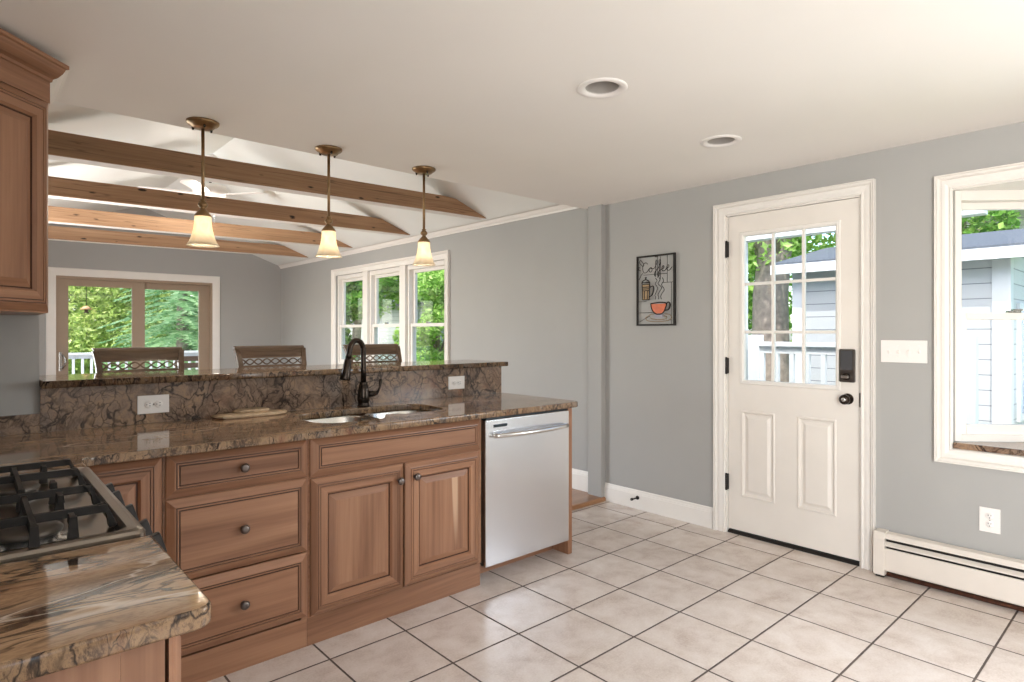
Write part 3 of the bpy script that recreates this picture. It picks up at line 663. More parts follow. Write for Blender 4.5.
# flat stones by the backsplash
def rock(name, x0, x1, y0, y1, z0, z1, seed, label):
    mb = MB(); rnd = random.Random(seed); n = 16; prof = []
    for k in range(n):
        a = 2*PI*k/n; rr = 0.92+rnd.random()*0.16; ex = 0.75
        c_, s_ = math.cos(a), math.sin(a)
        prof.append((abs(c_)**ex*math.copysign(1, c_)*rr, abs(s_)**ex*math.copysign(1, s_)*rr))
    cx, cy_, hx, hy = (x0+x1)/2, (y0+y1)/2, (x1-x0)/2, (y1-y0)/2; rings = []
    for f, z in ((0.90, z0), (0.985, z0+(z1-z0)*0.25), (1.0, z0+(z1-z0)*0.6), (0.95, z0+(z1-z0)*0.9), (0.90, z1)):
        rings.append([(cx+px*hx*f+rnd.uniform(-1, 1)*0.002, cy_+py*hy*f+rnd.uniform(-1, 1)*0.002, z) for px, py in prof])
    mb.loft(rings); return tag(mb.build(name, stone, None, (cx, cy_, z0)), label, 'stone', 'flat stones beside the sink')
rock('stone_slab', 0.845, 1.195, 2.955, 3.062, 0.9003, 0.918, 3, 'larger flat rough stone slab lying on the worktop left of the sink')
rock('stone_slab', 0.945, 1.105, 2.985, 3.072, 0.9185, 0.932, 5, 'smaller flat rough stone resting on top of the larger stone slab')

# ------------------------------------------------------------------ dishwasher
dw = thing('dishwasher', (2.297, 2.72, 0), 'stainless steel dishwasher with curved bar handle at the end of the peninsula', 'dishwasher')
MB().box(1.974, 2.618, 2.465, 3.05, 0.095, 0.862).build('tub', black_plastic, dw)
MB().box(1.980, 2.614, 2.560, 2.58, 0.0, 0.095).build('toe_panel', wood_x, dw)
mb = MB().box(1.984, 2.610, 2.418, 2.462, 0.090, 0.848, 0.006, 3); dp = mb.build('door', steel_v, dw)
MB().box(1.990, 2.606, 2.424, 2.462, 0.8482, 0.856, 0.001).build('control_strip', dark_gap, dw)
MB().box(2.035, 2.130, 2.4165, 2.419, 0.806, 0.822, 0.0005).build('display_label', dark_gap, dp)
pts = []
for k in range(17):
    f = k/16; x = 2.030+f*0.545; pts.append((x, 2.400-0.034*math.sin(PI*f)**0.8, 0.766))
MB().tube(pts, 0.0125, 14).tube([(2.037, 2.40, 0.766), (2.037, 2.419, 0.766)], 0.011, 10).tube([(2.568, 2.40, 0.766), (2.568, 2.419, 0.766)], 0.011, 10).build('handle', steel_h, dp)

# ------------------------------------------------------------------ slide-in gas range
rg = thing('gas_range', (-0.08, 1.76, 0), 'stainless steel gas range with black iron grates between the worktops', 'range')
MB().box(XL+0.002, 0.205, RY0+0.003, RY1-0.003, 0.0, 0.860).build('body', steel_range, rg)
# cooktop: rolled rim and a recessed pan
mb = MB(); rings = []
for ins, z in ((0.004, 0.862), (-0.004, 0.899), (-0.004, 0.905), (0.0, 0.911), (0.008, 0.914), (0.024, 0.912), (0.034, 0.905), (0.038, 0.899)):
    rings.append([(x, y, z) for x, y in rrect(XL+0.01+ins, 0.262-ins, RY0-ins*0, RY1, 0.012+max(ins, 0), 4)] if False else [(x, y, z) for x, y in rrect(XL+0.008+ins, 0.262-ins, RY0+max(ins, -0.004), RY1-max(ins, -0.004), 0.02, 4)])
mb.loft(rings, True, True); ct = mb.build('cooktop', steel_range, rg)
MB().prism([(0.206, 0.70), (0.232, 0.70), (0.246, 0.78), (0.270, 0.850), (0.270, 0.861), (0.206, 0.861)], 'y', RY0+0.004, RY1-0.004).build('control_panel', black_plastic, rg)
for y in (2.035, 1.925, 1.75, 1.585, 1.465):
    mb = MB(); mb.M = Matrix.Translation((0.262, y, 0.838)) @ Matrix.Rotation(-0.30, 4, 'Y')
    mb.lathe([(0.024, 0.0), (0.024, 0.006), (0.020, 0.010), (0.018, 0.030), (0.015, 0.034), (0.001, 0.034)], (0, 0, 0), 20, axis='x').box(0.02, 0.052, -0.010, 0.010, -0.022, 0.024, 0.004)
    mb.build('knob', black_plastic, rg)
def oven_front():
    mb = MB().box(0.206, 0.238, RY0+0.006, RY1-0.006, 0.18, 0.695, 0.006); o = mb.build('oven_door', steel_range, rg)
    MB().box(0.2375, 0.240, RY0+0.12, RY1-0.12, 0.30, 0.56, 0.001).build('oven_window', black_plastic, o)
    MB().tube([(0.24, RY0+0.06, 0.65), (0.275, RY0+0.07, 0.65), (0.275, RY1-0.07, 0.65), (0.24, RY1-0.06, 0.65)], 0.011, 10).build('handle', steel_range, o)
oven_front()
for bx, by, r in ((0.085, 1.475, 0.054), (0.085, 1.900, 0.048), (-0.085, 1.70, 0.040), (-0.255, 1.475, 0.042), (-0.255, 1.900, 0.050)):
    mb = MB().lathe([(r*1.25, 0.899), (r*1.2, 0.904), (r*0.95, 0.906), (r*0.92, 0.916), (r*0.6, 0.918)], (bx, by, 0), 24); bo = mb.build('burner', nickel, rg)
    MB().lathe([(r*0.5, 0.917), (r*1.0, 0.918), (r*1.04, 0.922), (r*1.0, 0.927), (r*0.85, 0.929), (0.001, 0.9295)], (bx, by, 0), 24).build('burner_cap', iron_cap, bo)
def grate(yc, y0, y1):
    """cast-iron grate: one long bar over the burners with wedge feet, cross fingers turned down at their ends"""
    mb = MB(); zt, zb = 0.950, 0.934
    def bar(xa, ya, xb, yb, t=0.0065):
        d = Vector((xb-xa, yb-ya, 0)); n = Vector((-d.y, d.x, 0)).normalized()*t
        mb.loft([[(q[0]+n.x, q[1]+n.y, zb), (q[0]-n.x, q[1]-n.y, zb), (q[0]-n.x*.7, q[1]-n.y*.7, zt), (q[0]+n.x*.7, q[1]+n.y*.7, zt)] for q in ((xa, ya), (xb, yb))])
    def post(x, y, z1=0.950, w=0.0075):
        mb.loft([[(x-w*k, y-w*k, z), (x+w*k, y-w*k, z), (x+w*k, y+w*k, z), (x-w*k, y+w*k, z)] for k, z in ((1.25, 0.9015), (1.0, 0.925), (0.8, z1))])
    def wedge(x, y, s_):
        mb.loft([[(x, yy, zb-0.004), (x-s_*0.014, yy, zt), (x, yy, zt), (x+s_*0.020, yy, 0.9025), (x+s_*0.004, yy, 0.9025)] for yy in (y-0.011, y+0.011)])
    for y in (yc, y1-0.012):
        bar(-0.385, y, 0.212, y); wedge(0.212, y, 1); wedge(-0.375, y, -1)
    for bx in (0.090, -0.255):
        bar(bx, y0+0.012, bx, y1-0.045); post(bx, y0+0.012); post(bx, y1-0.045)
        for dx in (-0.055, 0.060):
            post(bx+dx, y0+0.035); post(bx+dx, y1-0.055); bar(bx+dx, y0+0.035, bx+dx, y0+0.07); bar(bx+dx, y1-0.09, bx+dx, y1-0.055)
    bar(-0.085, yc-0.07, -0.085, y1-0.012)
    mb.build('grate', black_metal, rg)
grate(1.485, 1.385, 1.708); grate(1.920, 1.735, 2.085)

# ------------------------------------------------------------------ diagonal corner wall cabinet
P2 = Vector((0.213, 2.735, 0)); P1 = Vector((-0.090, 2.432, 0)); DW_ = (P2-P1).length
uc = thing('wall_cabinet', (P1.x, P1.y, 1.37), 'diagonal wooden corner wall cabinet with crown moulding at the ceiling', 'cabinet', rz=PI/4, local=True)
Mi = (Matrix.Translation((P1.x, P1.y, 1.37)) @ Matrix.Rotation(PI/4, 4, 'Z')).inverted()
def loc2(x, y):
    v = Mi @ Vector((x, y, 1.37)); return (v.x, v.y)
mb = MB().prism([loc2(P1.x, P1.y), loc2(P2.x, P2.y), loc2(0.213, 3.098), loc2(XL+0.003, 3.098), loc2(XL+0.003, 2.432)], 'z', 0.0, 0.80)
mb.build('carcass', wood_z, uc)
mb = MB().box(0.0, 0.03, -0.004, 0.0, 0, 0.80).box(DW_-0.03, DW_, -0.004, 0, 0, 0.80).box(0.03, DW_-0.03, -0.004, 0, 0, 0.012).box(0.03, DW_-0.03, -0.004, 0, 0.752, 0.80); mb.build('face_frame', wood_z, uc)
mb = MB(); mb.M = Matrix.Translation((0.008, -0.004, 0.006)); mb.front(DW_-0.016, 0.742, DOR, DOG, 0, 1, 2, 3)
ud = mb.build('door', [wood_x, wood_z, glaze, wood_z], uc)
MB().lathe(KN, (0.045, -0.025, 0.09), 18, axis='y').build('knob', pewter, ud)
# crown: section swept along left side, diagonal face, right side
def offs(d):
    n = Vector((S2, -S2)); a = Vector((P2.x+d, 0)); k = d*math.sqrt(2)
    # diagonal line: (p-P2).n = d ; right line x = P2.x+d ; left line y = P1.y-d
    rx = P2.x+d; ry = P2.y+(rx-P2.x)-k
    ly = P1.y-d; lx = P1.x+(ly-P1.y)+k
    return [(XL+0.003, ly), (lx, ly), (rx, ry), (rx, 3.096)]
crp = [(0.0, 0.752), (0.008, 0.752), (0.008, 0.826), (0.014, 0.829), (0.016, 0.838), (0.030, 0.846), (0.044, 0.862), (0.050, 0.872), (0.052, 0.878), (0.062, 0.880), (0.062, 0.893), (0.004, 0.893), (0.004, 0.9185), (0.0, 0.9185)]
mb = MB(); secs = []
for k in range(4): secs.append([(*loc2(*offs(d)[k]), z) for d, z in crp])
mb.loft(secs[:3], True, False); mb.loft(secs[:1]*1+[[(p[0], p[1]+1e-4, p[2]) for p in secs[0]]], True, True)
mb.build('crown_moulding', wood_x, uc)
mb = MB(); mb.loft(secs[2:], True, True); o = mb.build('crown_return', white_trim, uc); o['label'] = 'wooden crown return, bright lamp light painted on as white'  # wood return coloured white: bright light on it is put into the colour

# ------------------------------------------------------------------ electrical plates
def outlet_parts(parent, M, horiz):
    """plate in a local frame: x across, z up, faces -y"""
    W_, H_ = (0.124, 0.080) if horiz else (0.082, 0.118)
    mb = MB(); mb.M = M; mb.box(-W_/2, W_/2, -0.006, 0, -H_/2, H_/2, 0.0025); p = mb.build('cover_plate', white_plastic, parent)
    for s_ in (-1, 1):
        cx, cz = (s_*0.0195, 0) if horiz else (0, s_*0.0195)
        mb = MB(); mb.M = M
        mb.lathe([(0.001, -0.0085), (0.0155, -0.0085), (0.0165, -0.007), (0.0165, -0.004)], (cx, 0, cz), 20, axis='y'); r = mb.build('receptacle', white_plastic, parent)
        mb = MB(); mb.M = M
        for k in range(3):
            px, pz = ((0.0045, 0.0055), (0.0045, -0.0055), (-0.0075, 0.0))[k] if horiz else ((-0.0055, 0.0045), (0.0055, 0.0045), (0.0, -0.0075))[k]
            w2_, h2_ = ((0.0035, 0.0012) if horiz else (0.0012, 0.0035)) if k < 2 else (0.0022, 0.0022)
            mb.box(cx+px-w2_, cx+px+w2_, -0.0092, -0.008, cz+pz-h2_, cz+pz+h2_)
        mb.build('slots', black_plastic, r)
    mb = MB(); mb.M = M; mb.lathe([(0.001, -0.0072), (0.003, -0.007), (0.0032, -0.005)], (0, 0, 0), 10, axis='y'); mb.build('screw', nickel, p)
for x, z, lb in ((0.616, 0.982, 'white double outlet plate on the granite backsplash left of the stones'), (2.286, 0.986, 'white double outlet plate on the granite backsplash right of the faucet')):
    o = thing('wall_outlet', (x, 3.0798, z), lb, 'outlet', 'outlets on the backsplash')
    outlet_parts(o, Matrix.Translation((x, 3.0798, z)), True)
MX = lambda y, z, x=XR: Matrix.Translation((x, y, z)) @ Matrix.Rotation(-PI/2, 4, 'Z')
o = thing('wall_outlet', (XR, 0.652, 0.392), 'white double outlet plate on the grey wall above the baseboard heater', 'outlet')
outlet_parts(o, MX(0.652, 0.392), False)
o = thing('light_switch', (XR, 1.016, 1.20), 'white four-toggle light switch plate between the door and the bay window', 'light switch')
mb = MB(); mb.M = MX(1.016, 1.20); mb.box(-0.107, 0.107, -0.007, 0, -0.059, 0.059, 0.003); mb.build('cover_plate', white_plastic, o)
for k in range(4):
    x = -0.0705+k*0.047; up_ = 1 if k == 3 else -1
    mb = MB(); mb.M = MX(1.016, 1.20); mb.loft([[(x-.005, -.006, -.011), (x+.005, -.006, -.011), (x+.005, -.006, .011), (x-.005, -.006, .011)], [(x-.004, -.019, up_*.009-.004), (x+.004, -.019, up_*.009-.004), (x+.004, -.019, up_*.009+.004), (x-.004, -.019, up_*.009+.004)]])
    mb.build('toggle', white_plastic, o)
    for s_ in (-1, 1):
        mb = MB(); mb.M = MX(1.016, 1.20); mb.lathe([(0.001, -0.0085), (0.003, -0.008), (0.0032, -0.006)], (x, 0, s_*0.03), 10, axis='y'); mb.build('screw', white_plastic, o)

# ------------------------------------------------------------------ door stop, baseboard heater
ds = thing('door_stop', (XR-0.014, 2.72, 0.085), 'small black door stop screwed to the white baseboard', 'door stop')
MB().lathe([(0.014, 0.0), (0.014, -0.006), (0.006, -0.010)], (XR-0.0145, 2.72, 0.085), 14, axis='x').build('mount', black_metal, ds)
MB().tube([(XR-0.02, 2.72, 0.085), (XR-0.075, 2.722, 0.085)], 0.005, 8).build('rod', black_metal, ds)
MB().lathe([(0.001, -0.018), (0.009, -0.016), (0.010, 0.0), (0.004, 0.002)], (XR-0.074, 2.722, 0.085), 14, axis='x').build('tip', black_plastic, ds)
ht = thing('baseboard_heater', (XR-0.035, 0.0, 0), 'long cream baseboard heater along the grey wall right of the door', 'heater')
HY0, HY1 = -1.9, 1.085
MB().box(XR-0.012, XR-0.001, HY0, HY1, 0.02, 0.222).build('back_panel', heater_paint, ht)
mb = MB(); mb.loft([[(x, y, z) for x, z in ((XR-0.012, 0.236), (XR-0.055, 0.232), (XR-0.068, 0.218), (XR-0.068, 0.208), (XR-0.064, 0.208), (XR-0.064, 0.215), (XR-0.053, 0.227), (XR-0.012, 0.230))] for y in (HY0, HY1)]); mb.build('top_hood', heater_paint, ht)
mb = MB(); mb.loft([[(x, y, z) for x, z in ((XR-0.050, 0.190), (XR-0.070, 0.176), (XR-0.070, 0.170), (XR-0.048, 0.184))] for y in (HY0, HY1)]); mb.build('damper', heater_paint, ht)
mb = MB(); mb.loft([[(x, y, z) for x, z in ((XR-0.064, 0.158), (XR-0.070, 0.155), (XR-0.072, 0.150), (XR-0.072, 0.045), (XR-0.066, 0.038), (XR-0.064, 0.04), (XR-0.068, 0.05), (XR-0.068, 0.148))] for y in (HY0, HY1)]); mb.build('front_cover', heater_paint, ht)
MB().tube([(XR-0.04, HY0, 0.10), (XR-0.04, HY1, 0.10)], 0.012, 10).box(XR-0.064, XR-0.013, HY0, HY1, 0.06, 0.145).box(XR-0.046, XR-0.013, HY0, HY1, 0.15, 0.206).build('heating_element', black_metal, ht)
MB().tube([(XR-0.03, HY0, 0.0125), (XR-0.03, HY1, 0.0125)], 0.012, 10).build('pipe', rust, ht)
mb = MB().prism([(XR-0.001, 0.012), (XR-0.076, 0.012), (XR-0.076, 0.205), (XR-0.062, 0.238), (XR-0.001, 0.240)], 'y', 1.085, 1.139, bev=0.003); mb.build('end_cap', heater_paint, ht)
mb = MB().box(XR-0.066, XR-0.01, 1.09, 1.13, 0, 0.013); mb.build('foot', black_metal, ht)

# ------------------------------------------------------------------ metal coffee sign on the wall
SY0, SZ1, SW, SH = 2.726, 1.858, 0.327, 0.508   # left edge, top edge, width, height; u runs to the right (towards -Y)
sg = thing('wall_sign', (XR-0.02, 2.573, 1.60), 'black wire coffee sign with orange cup hanging left of the entry door', 'wall sign')
def sp(u, v, d=0.0): return (XR-0.016-d, SY0-u*SW, SZ1-v*SH)
def wire(name, lines, r, mat, parent=sg, d=0.0):
    mb = MB()
    for ln in lines: mb.tube([sp(u, v, d) for u, v in ln], r, 7)
    return mb.build(name, mat, parent)
def smooth(p, n=5):
    out = []
    for i in range(len(p)-1):
        p0, p1, p2, p3 = p[max(i-1, 0)], p[i], p[i+1], p[min(i+2, len(p)-1)]
        for k in range(n):
            t = k/n; out.append(tuple(0.5*((2*p1[j])+(-p0[j]+p2[j])*t+(2*p0[j]-5*p1[j]+4*p2[j]-p3[j])*t*t+(-p0[j]+3*p1[j]-3*p2[j]+p3[j])*t**3) for j in (0, 1)))
    return out+[p[-1]]
mb = MB()
for a, b, cc_, d_ in ((0, 1, 0, 0.022), (0, 1, 0.978, 1.0)): mb.box(XR-0.022, XR-0.006, SY0-b*SW, SY0-a*SW, SZ1-d_*SH, SZ1-cc_*SH, 0.002)
for a, b in ((0, 0.03), (0.955, 1.0)): mb.box(XR-0.022, XR-0.006, SY0-b*SW, SY0-a*SW, SZ1-0.978*SH, SZ1-0.022*SH, 0.002)
mb.build('frame', black_metal, sg)
MB().box(XR-0.010, XR-0.0005, SY0-0.53*SW, SY0-0.47*SW, SZ1-0.03*SH, SZ1-0.01*SH).build('hanger', black_metal, sg)
for ln in [[(0.18, .275), (0.80, .275)], [(0.70, .40), (0.96, .40)], [(0.80, .02), (0.80, .40)], [(0.03, .655), (0.26, .655)], [(0.03, .815), (0.42, .815)], [(0.90, .40), (0.90, .98)], [(0.55, .03), (0.55, .33)], [(0.63, .03), (0.63, .35)], [(0.06, .95), (0.36, .86)]]: wire('cross_wire', [ln], 0.0016, black_metal)
script = [smooth([(.30, .125), (.25, .10), (.18, .13), (.17, .20), (.21, .245), (.28, .235), (.33, .20), (.37, .175), (.34, .20), (.35, .235), (.40, .235), (.42, .20), (.39, .175), (.37, .185), (.45, .195), (.50, .17), (.545, .11), (.53, .075), (.51, .10), (.515, .20), (.51, .30), (.485, .29), (.50, .24), (.58, .19), (.635, .11), (.62, .075), (.60, .10), (.605, .20), (.60, .30), (.575, .29), (.59, .24), (.66, .215), (.72, .195), (.715, .165), (.68, .18), (.68, .23), (.74, .235), (.80, .205), (.845, .19), (.84, .16), (.80, .175), (.805, .225), (.86, .235), (.93, .19)]),
          smooth([(.12, .12), (.08, .09), (.11, .06), (.16, .09), (.20, .13), (.17, .15), (.12, .12)]), smooth([(.10, .17), (.06, .16), (.07, .20), (.12, .21)]), smooth([(.17, .25), (.12, .28), (.08, .33), (.05, .33)])]
o = wire('coffee_lettering', script, 0.0022, black_metal, d=0.004)
steam = [smooth([(.50, .33), (.545, .37), (.50, .41), (.56, .47), (.53, .52), (.49, .57), (.51, .60), (.50, .63)]), smooth([(.58, .31), (.62, .36), (.57, .41), (.66, .47), (.60, .53), (.57, .57), (.59, .60), (.58, .63)]), smooth([(.68, .33), (.71, .38), (.66, .43), (.73, .50), (.66, .56), (.64, .60), (.66, .63)])]
wire('steam_wires', steam, 0.0020, black_metal, d=0.003)
def plate(name, poly, th, mat, d=0.0, parent=sg):
    mb = MB(); mb.loft([[sp(u, v, d) for u, v in poly], [sp(u, v, d+th) for u, v in poly]]); return mb.build(name, mat, parent)
cup = plate('cup', [(.40, .695), (.78, .695), (.765, .745), (.72, .80), (.66, .83), (.53, .83), (.46, .80), (.415, .745)], 0.006, orange_enamel, 0.002)
wire('cup_outline', [smooth([(.39, .69), (.60, .675), (.79, .69), (.77, .75), (.72, .81), (.65, .838), (.53, .838), (.45, .80), (.41, .75), (.39, .69)]), smooth([(.78, .705), (.84, .675), (.885, .71), (.85, .775), (.74, .79)])], 0.0042, black_metal, cup, d=0.007)
plate('cup_foot', [(.50, .84), (.68, .84), (.70, .885), (.48, .885)], 0.004, lilac, 0.002)
wire('saucer_rings', [smooth([(.24, .89), (.36, .845), (.46, .835)]), smooth([(.24, .89), (.30, .93), (.55, .945), (.82, .93), (.92, .89), (.86, .85), (.74, .835)]), smooth([(.36, .89), (.45, .91), (.58, .918), (.74, .91), (.80, .885), (.72, .865)])], 0.0022, tan_enamel, d=0.003)
pot = plate('press_pot', [(.15, .415), (.36, .415), (.345, .63), (.17, .63)], 0.005, tan_enamel, 0.002)
wire('pot_bands', [[(.15, .41), (.36, .41)], [(.165, .45), (.35, .45)], [(.165, .475), (.35, .475)], [(.165, .50), (.35, .50)], [(.16, .63), (.35, .63)], [(.16, .41), (.17, .63)], [(.355, .41), (.345, .63)], [(.22, .50), (.22, .62)], [(.30, .50), (.30, .62)], smooth([(.35, .46), (.44, .44), (.47, .48), (.43, .56), (.35, .59)])], 0.0036, black_metal, pot, d=0.006)
wire('pot_lid', [smooth([(.15, .40), (.17, .365), (.25, .345), (.33, .365), (.36, .40)]), [(.16, .385), (.35, .385)], [(.255, .345), (.255, .315)], [(.235, .315), (.275, .315)]], 0.0042, black_metal, pot, d=0.006)

# ------------------------------------------------------------------ pendant lamps
def make_pendant():
    t = thing('pendant_lamp', (0, 0, CZ), 'x', 'pendant lamp', 'pendant lamps over the bar', local=True)
    MB().lathe([(0.071, 0.0), (0.071, -0.008), (0.064, -0.015), (0.054, -0.019), (0.047, -0.028), (0.030, -0.031), (0.012, -0.034)], (0, 0, 0), 32).build('canopy', bronze_light, t)
    for k in range(3):
        a = 2*PI*k/3+0.4; MB().lathe([(0.006, -0.020), (0.006, -0.030), (0.004, -0.038)], (0.045*math.cos(a), 0.045*math.sin(a), 0), 10).build('canopy_screw', bronze, t)
    MB().lathe([(0.0075, -0.03), (0.0075, -0.375)], (0, 0, 0), 12).build('rod', bronze_light, t)
    MB().lathe([(0.008, -0.364), (0.014, -0.368), (0.010, -0.374), (0.018, -0.381), (0.022, -0.390), (0.018, -0.399), (0.010, -0.404), (0.013, -0.410), (0.016, -0.416)], (0, 0, 0), 20).build('swivel', bronze_light, t)
    MB().lathe([(0.012, -0.410), (0.020, -0.418), (0.036, -0.438), (0.038, -0.444), (0.034, -0.446)], (0, 0, 0), 24).build('shade_holder', bronze_light, t)
    prof = [(0.033, -0.438), (0.036, -0.448), (0.037, -0.476), (0.041, -0.506), (0.049, -0.536), (0.059, -0.564), (0.068, -0.578), (0.0715, -0.582)]
    MB().lathe(prof+[(r-0.0035, h) for r, h in prof[::-1]], (0, 0, 0), 36, caps=False).build('lamp_shade', shade_glass, t)
    MB().sphere((0, 0, -0.534), 0.021, 0, (1, 1, 1.25)).lathe([(0.012, -0.446), (0.013, -0.511)], (0, 0, 0), 12).build('bulb', bulb_glow, t)
    return t
pend = make_pendant()
for i, (x, y, lb) in enumerate(((0.825, 3.10, 'bronze pendant lamp nearest the corner wall cabinet, bell glass shade lit'), (1.450, 3.10, 'bronze pendant lamp in the middle of the three, above the faucet'), (2.056, 3.095, 'bronze pendant lamp nearest the triple window, farthest from the wall cabinet'))):
    o = pend if i == 0 else copy_tree(pend)
    o.location = (x, y, CZ); o['label'] = lb
    l = bpy.data.lights.new('pendant_bulb', 'POINT'); l.energy = 9.0; l.color = (1.0, 0.87, 0.70); l.shadow_soft_size = 0.026
    lo = bpy.data.objects.new('pendant_bulb', l); COL.objects.link(lo); lo.location = (x, y, CZ-0.534)

# ------------------------------------------------------------------ recessed downlights
def make_can():
    t = thing('recessed_downlight', (0, 0, CZ), 'x', 'ceiling light', 'recessed downlights in the flat ceiling', local=True)
    MB().lathe([(0.102, 0.0), (0.102, -0.004), (0.098, -0.007), (0.082, -0.007), (0.070, -0.002), (0.067, 0.004)], (0, 0, 0), 36, caps=False).build('trim_ring', white_plastic, t)
    MB().lathe([(0.0675, 0.002), (0.066, 0.05), (0.064, 0.135), (0.030, 0.150), (0.001, 0.150)], (0, 0, 0), 30, caps=False).build('baffle', can_grey, t)
    MB().sphere((0, 0, 0.128), 0.03, 0, (1, 1, 0.8)).build('bulb', white_plastic, t)
    return t
can = make_can(); can.location = (1.914, 1.592, CZ); can['label'] = 'recessed ceiling downlight nearer the viewer, above the middle of the tile floor'
o = copy_tree(can); o.location = (2.902, 1.623, CZ); o['label'] = 'recessed ceiling downlight nearer the entry door wall'

# ------------------------------------------------------------------ ceiling beams of the dining room
def beam(y, label, seed):
    mb = MB(); d = 0.125; TL = 0.013
    zb = lambda x: 2.366-TL*(3.6-x); th = 0.142
    def zt(x): return min(zb(x)+th, EZ+SL*(XR-x)-0.002 if x > XM else EZ+SL*(x-DXL)-0.002)
    xr = 3.6; xl = DXL+0.06
    xs = [xl, 0.12, 0.2, 0.32]+[0.5+0.3*k for k in range(9)]+[3.1, 3.25, xr]
    rnd = random.Random(seed); rings = []
    for x in xs:
        j = rnd.uniform(-.004, .004)
        b = min(zb(x), zt(x)-0.004)
        rings.append([(x, y+j, b+0.004), (x, y+j+0.006, b), (x, y+d-0.006, b), (x, y+d, b+0.004), (x, y+d, zt(x)), (x, y+j, zt(x))])
    bb = bmesh.new(); vs = [[bb.verts.new(p) for p in r] for r in rings]
    for i in range(len(vs)-1):
        for k in range(6):
            f = bb.faces.new((vs[i][k], vs[i][(k+1) % 6], vs[i+1][(k+1) % 6], vs[i+1][k])); f.material_index = 1 if k == 1 else 0
    bb.faces.new(vs[0][::-1]); bb.faces.new(vs[-1]); bmesh.ops.recalc_face_normals(bb, faces=bb.faces[:])
    me = bpy.data.meshes.new('b'); bb.to_mesh(me); bb.free(); mb.bm.from_mesh(me); bpy.data.meshes.remove(me)
    return tag(mb.build('ceiling_beam', [beam_wood, beam_under], None, (XM, y, 2.35)), label, 'ceiling beam', 'exposed beams of the dining room')
beam(4.38, 'knotty exposed wood beam nearest the kitchen, first under the vaulted ceiling', 1)
beam(5.68, 'knotty exposed wood beam second from the kitchen', 2)
beam(7.02, 'knotty exposed wood beam third from the kitchen, second from the patio door', 3)
beam(8.34, 'knotty exposed wood beam farthest back, nearest the patio door', 4)

# ------------------------------------------------------------------ ceiling fan
fn = thing('ceiling_fan', (XM, 6.40, RZ), 'white ceiling fan with light kit hanging from the vault ridge behind the second beam', 'ceiling fan')
FZ = 2.66
MB().lathe([(0.07, RZ-0.002), (0.07, RZ-0.03), (0.03, RZ-0.075), (0.014, RZ-0.08)], (XM, 6.40, 0), 24).build('canopy', white_plastic, fn)
MB().lathe([(0.012, RZ-0.06), (0.012, FZ+0.08)], (XM, 6.40, 0), 12).build('rod', bronze, fn)
MB().lathe([(0.02, FZ+0.10), (0.06, FZ+0.09), (0.14, FZ+0.07), (0.16, FZ+0.04), (0.16, FZ), (0.12, FZ-0.03), (0.06, FZ-0.05), (0.05, FZ-0.10)], (XM, 6.40, 0), 32).build('motor', white_plastic, fn)
for k in range(5):
    a = 2*PI*k/5+0.35; mb = MB(); mb.M = Matrix.Translation((XM, 6.40, FZ-0.015)) @ Matrix.Rotation(a, 4, 'Z') @ Matrix.Rotation(0.16, 4, 'X')
    mb.prism([(0.10, -0.03), (0.20, -0.055), (0.56, -0.068), (0.60, -0.05), (0.61, 0.0), (0.60, 0.05), (0.56, 0.068), (0.20, 0.055), (0.10, 0.03)], 'z', -0.004, 0.004); mb.build('blade', white_plastic, fn)
for k in range(3):
    a = 2*PI*k/3+0.9; cx, cy_ = XM+0.10*math.cos(a), 6.40+0.10*math.sin(a)
    mb = MB().lathe([(0.02, FZ-0.10), (0.035, FZ-0.12), (0.05, FZ-0.15), (0.068, FZ-0.18), (0.066, FZ-0.18), (0.045, FZ-0.145), (0.02, FZ-0.11)], (cx, cy_, 0), 20).tube([(XM, 6.40, FZ-0.085), (cx, cy_, FZ-0.105)], 0.012, 8)
    so = mb.build('lamp_shade', shade_glass, fn); MB().sphere((cx, cy_, FZ-0.15), 0.02).build('bulb', fan_glow, so)
l = bpy.data.lights.new('fan_bulb', 'POINT'); l.energy = 16; l.color = (1.0, 0.93, 0.82); l.shadow_soft_size = 0.06
lo = bpy.data.objects.new('fan_bulb', l); COL.objects.link(lo); lo.location = (XM, 6.40, FZ-0.20)
MB().tube([(XM+0.03, 6.38, FZ-0.09), (XM+0.03, 6.38, FZ-0.30)], 0.002, 6).build('pull_chain', nickel, fn)

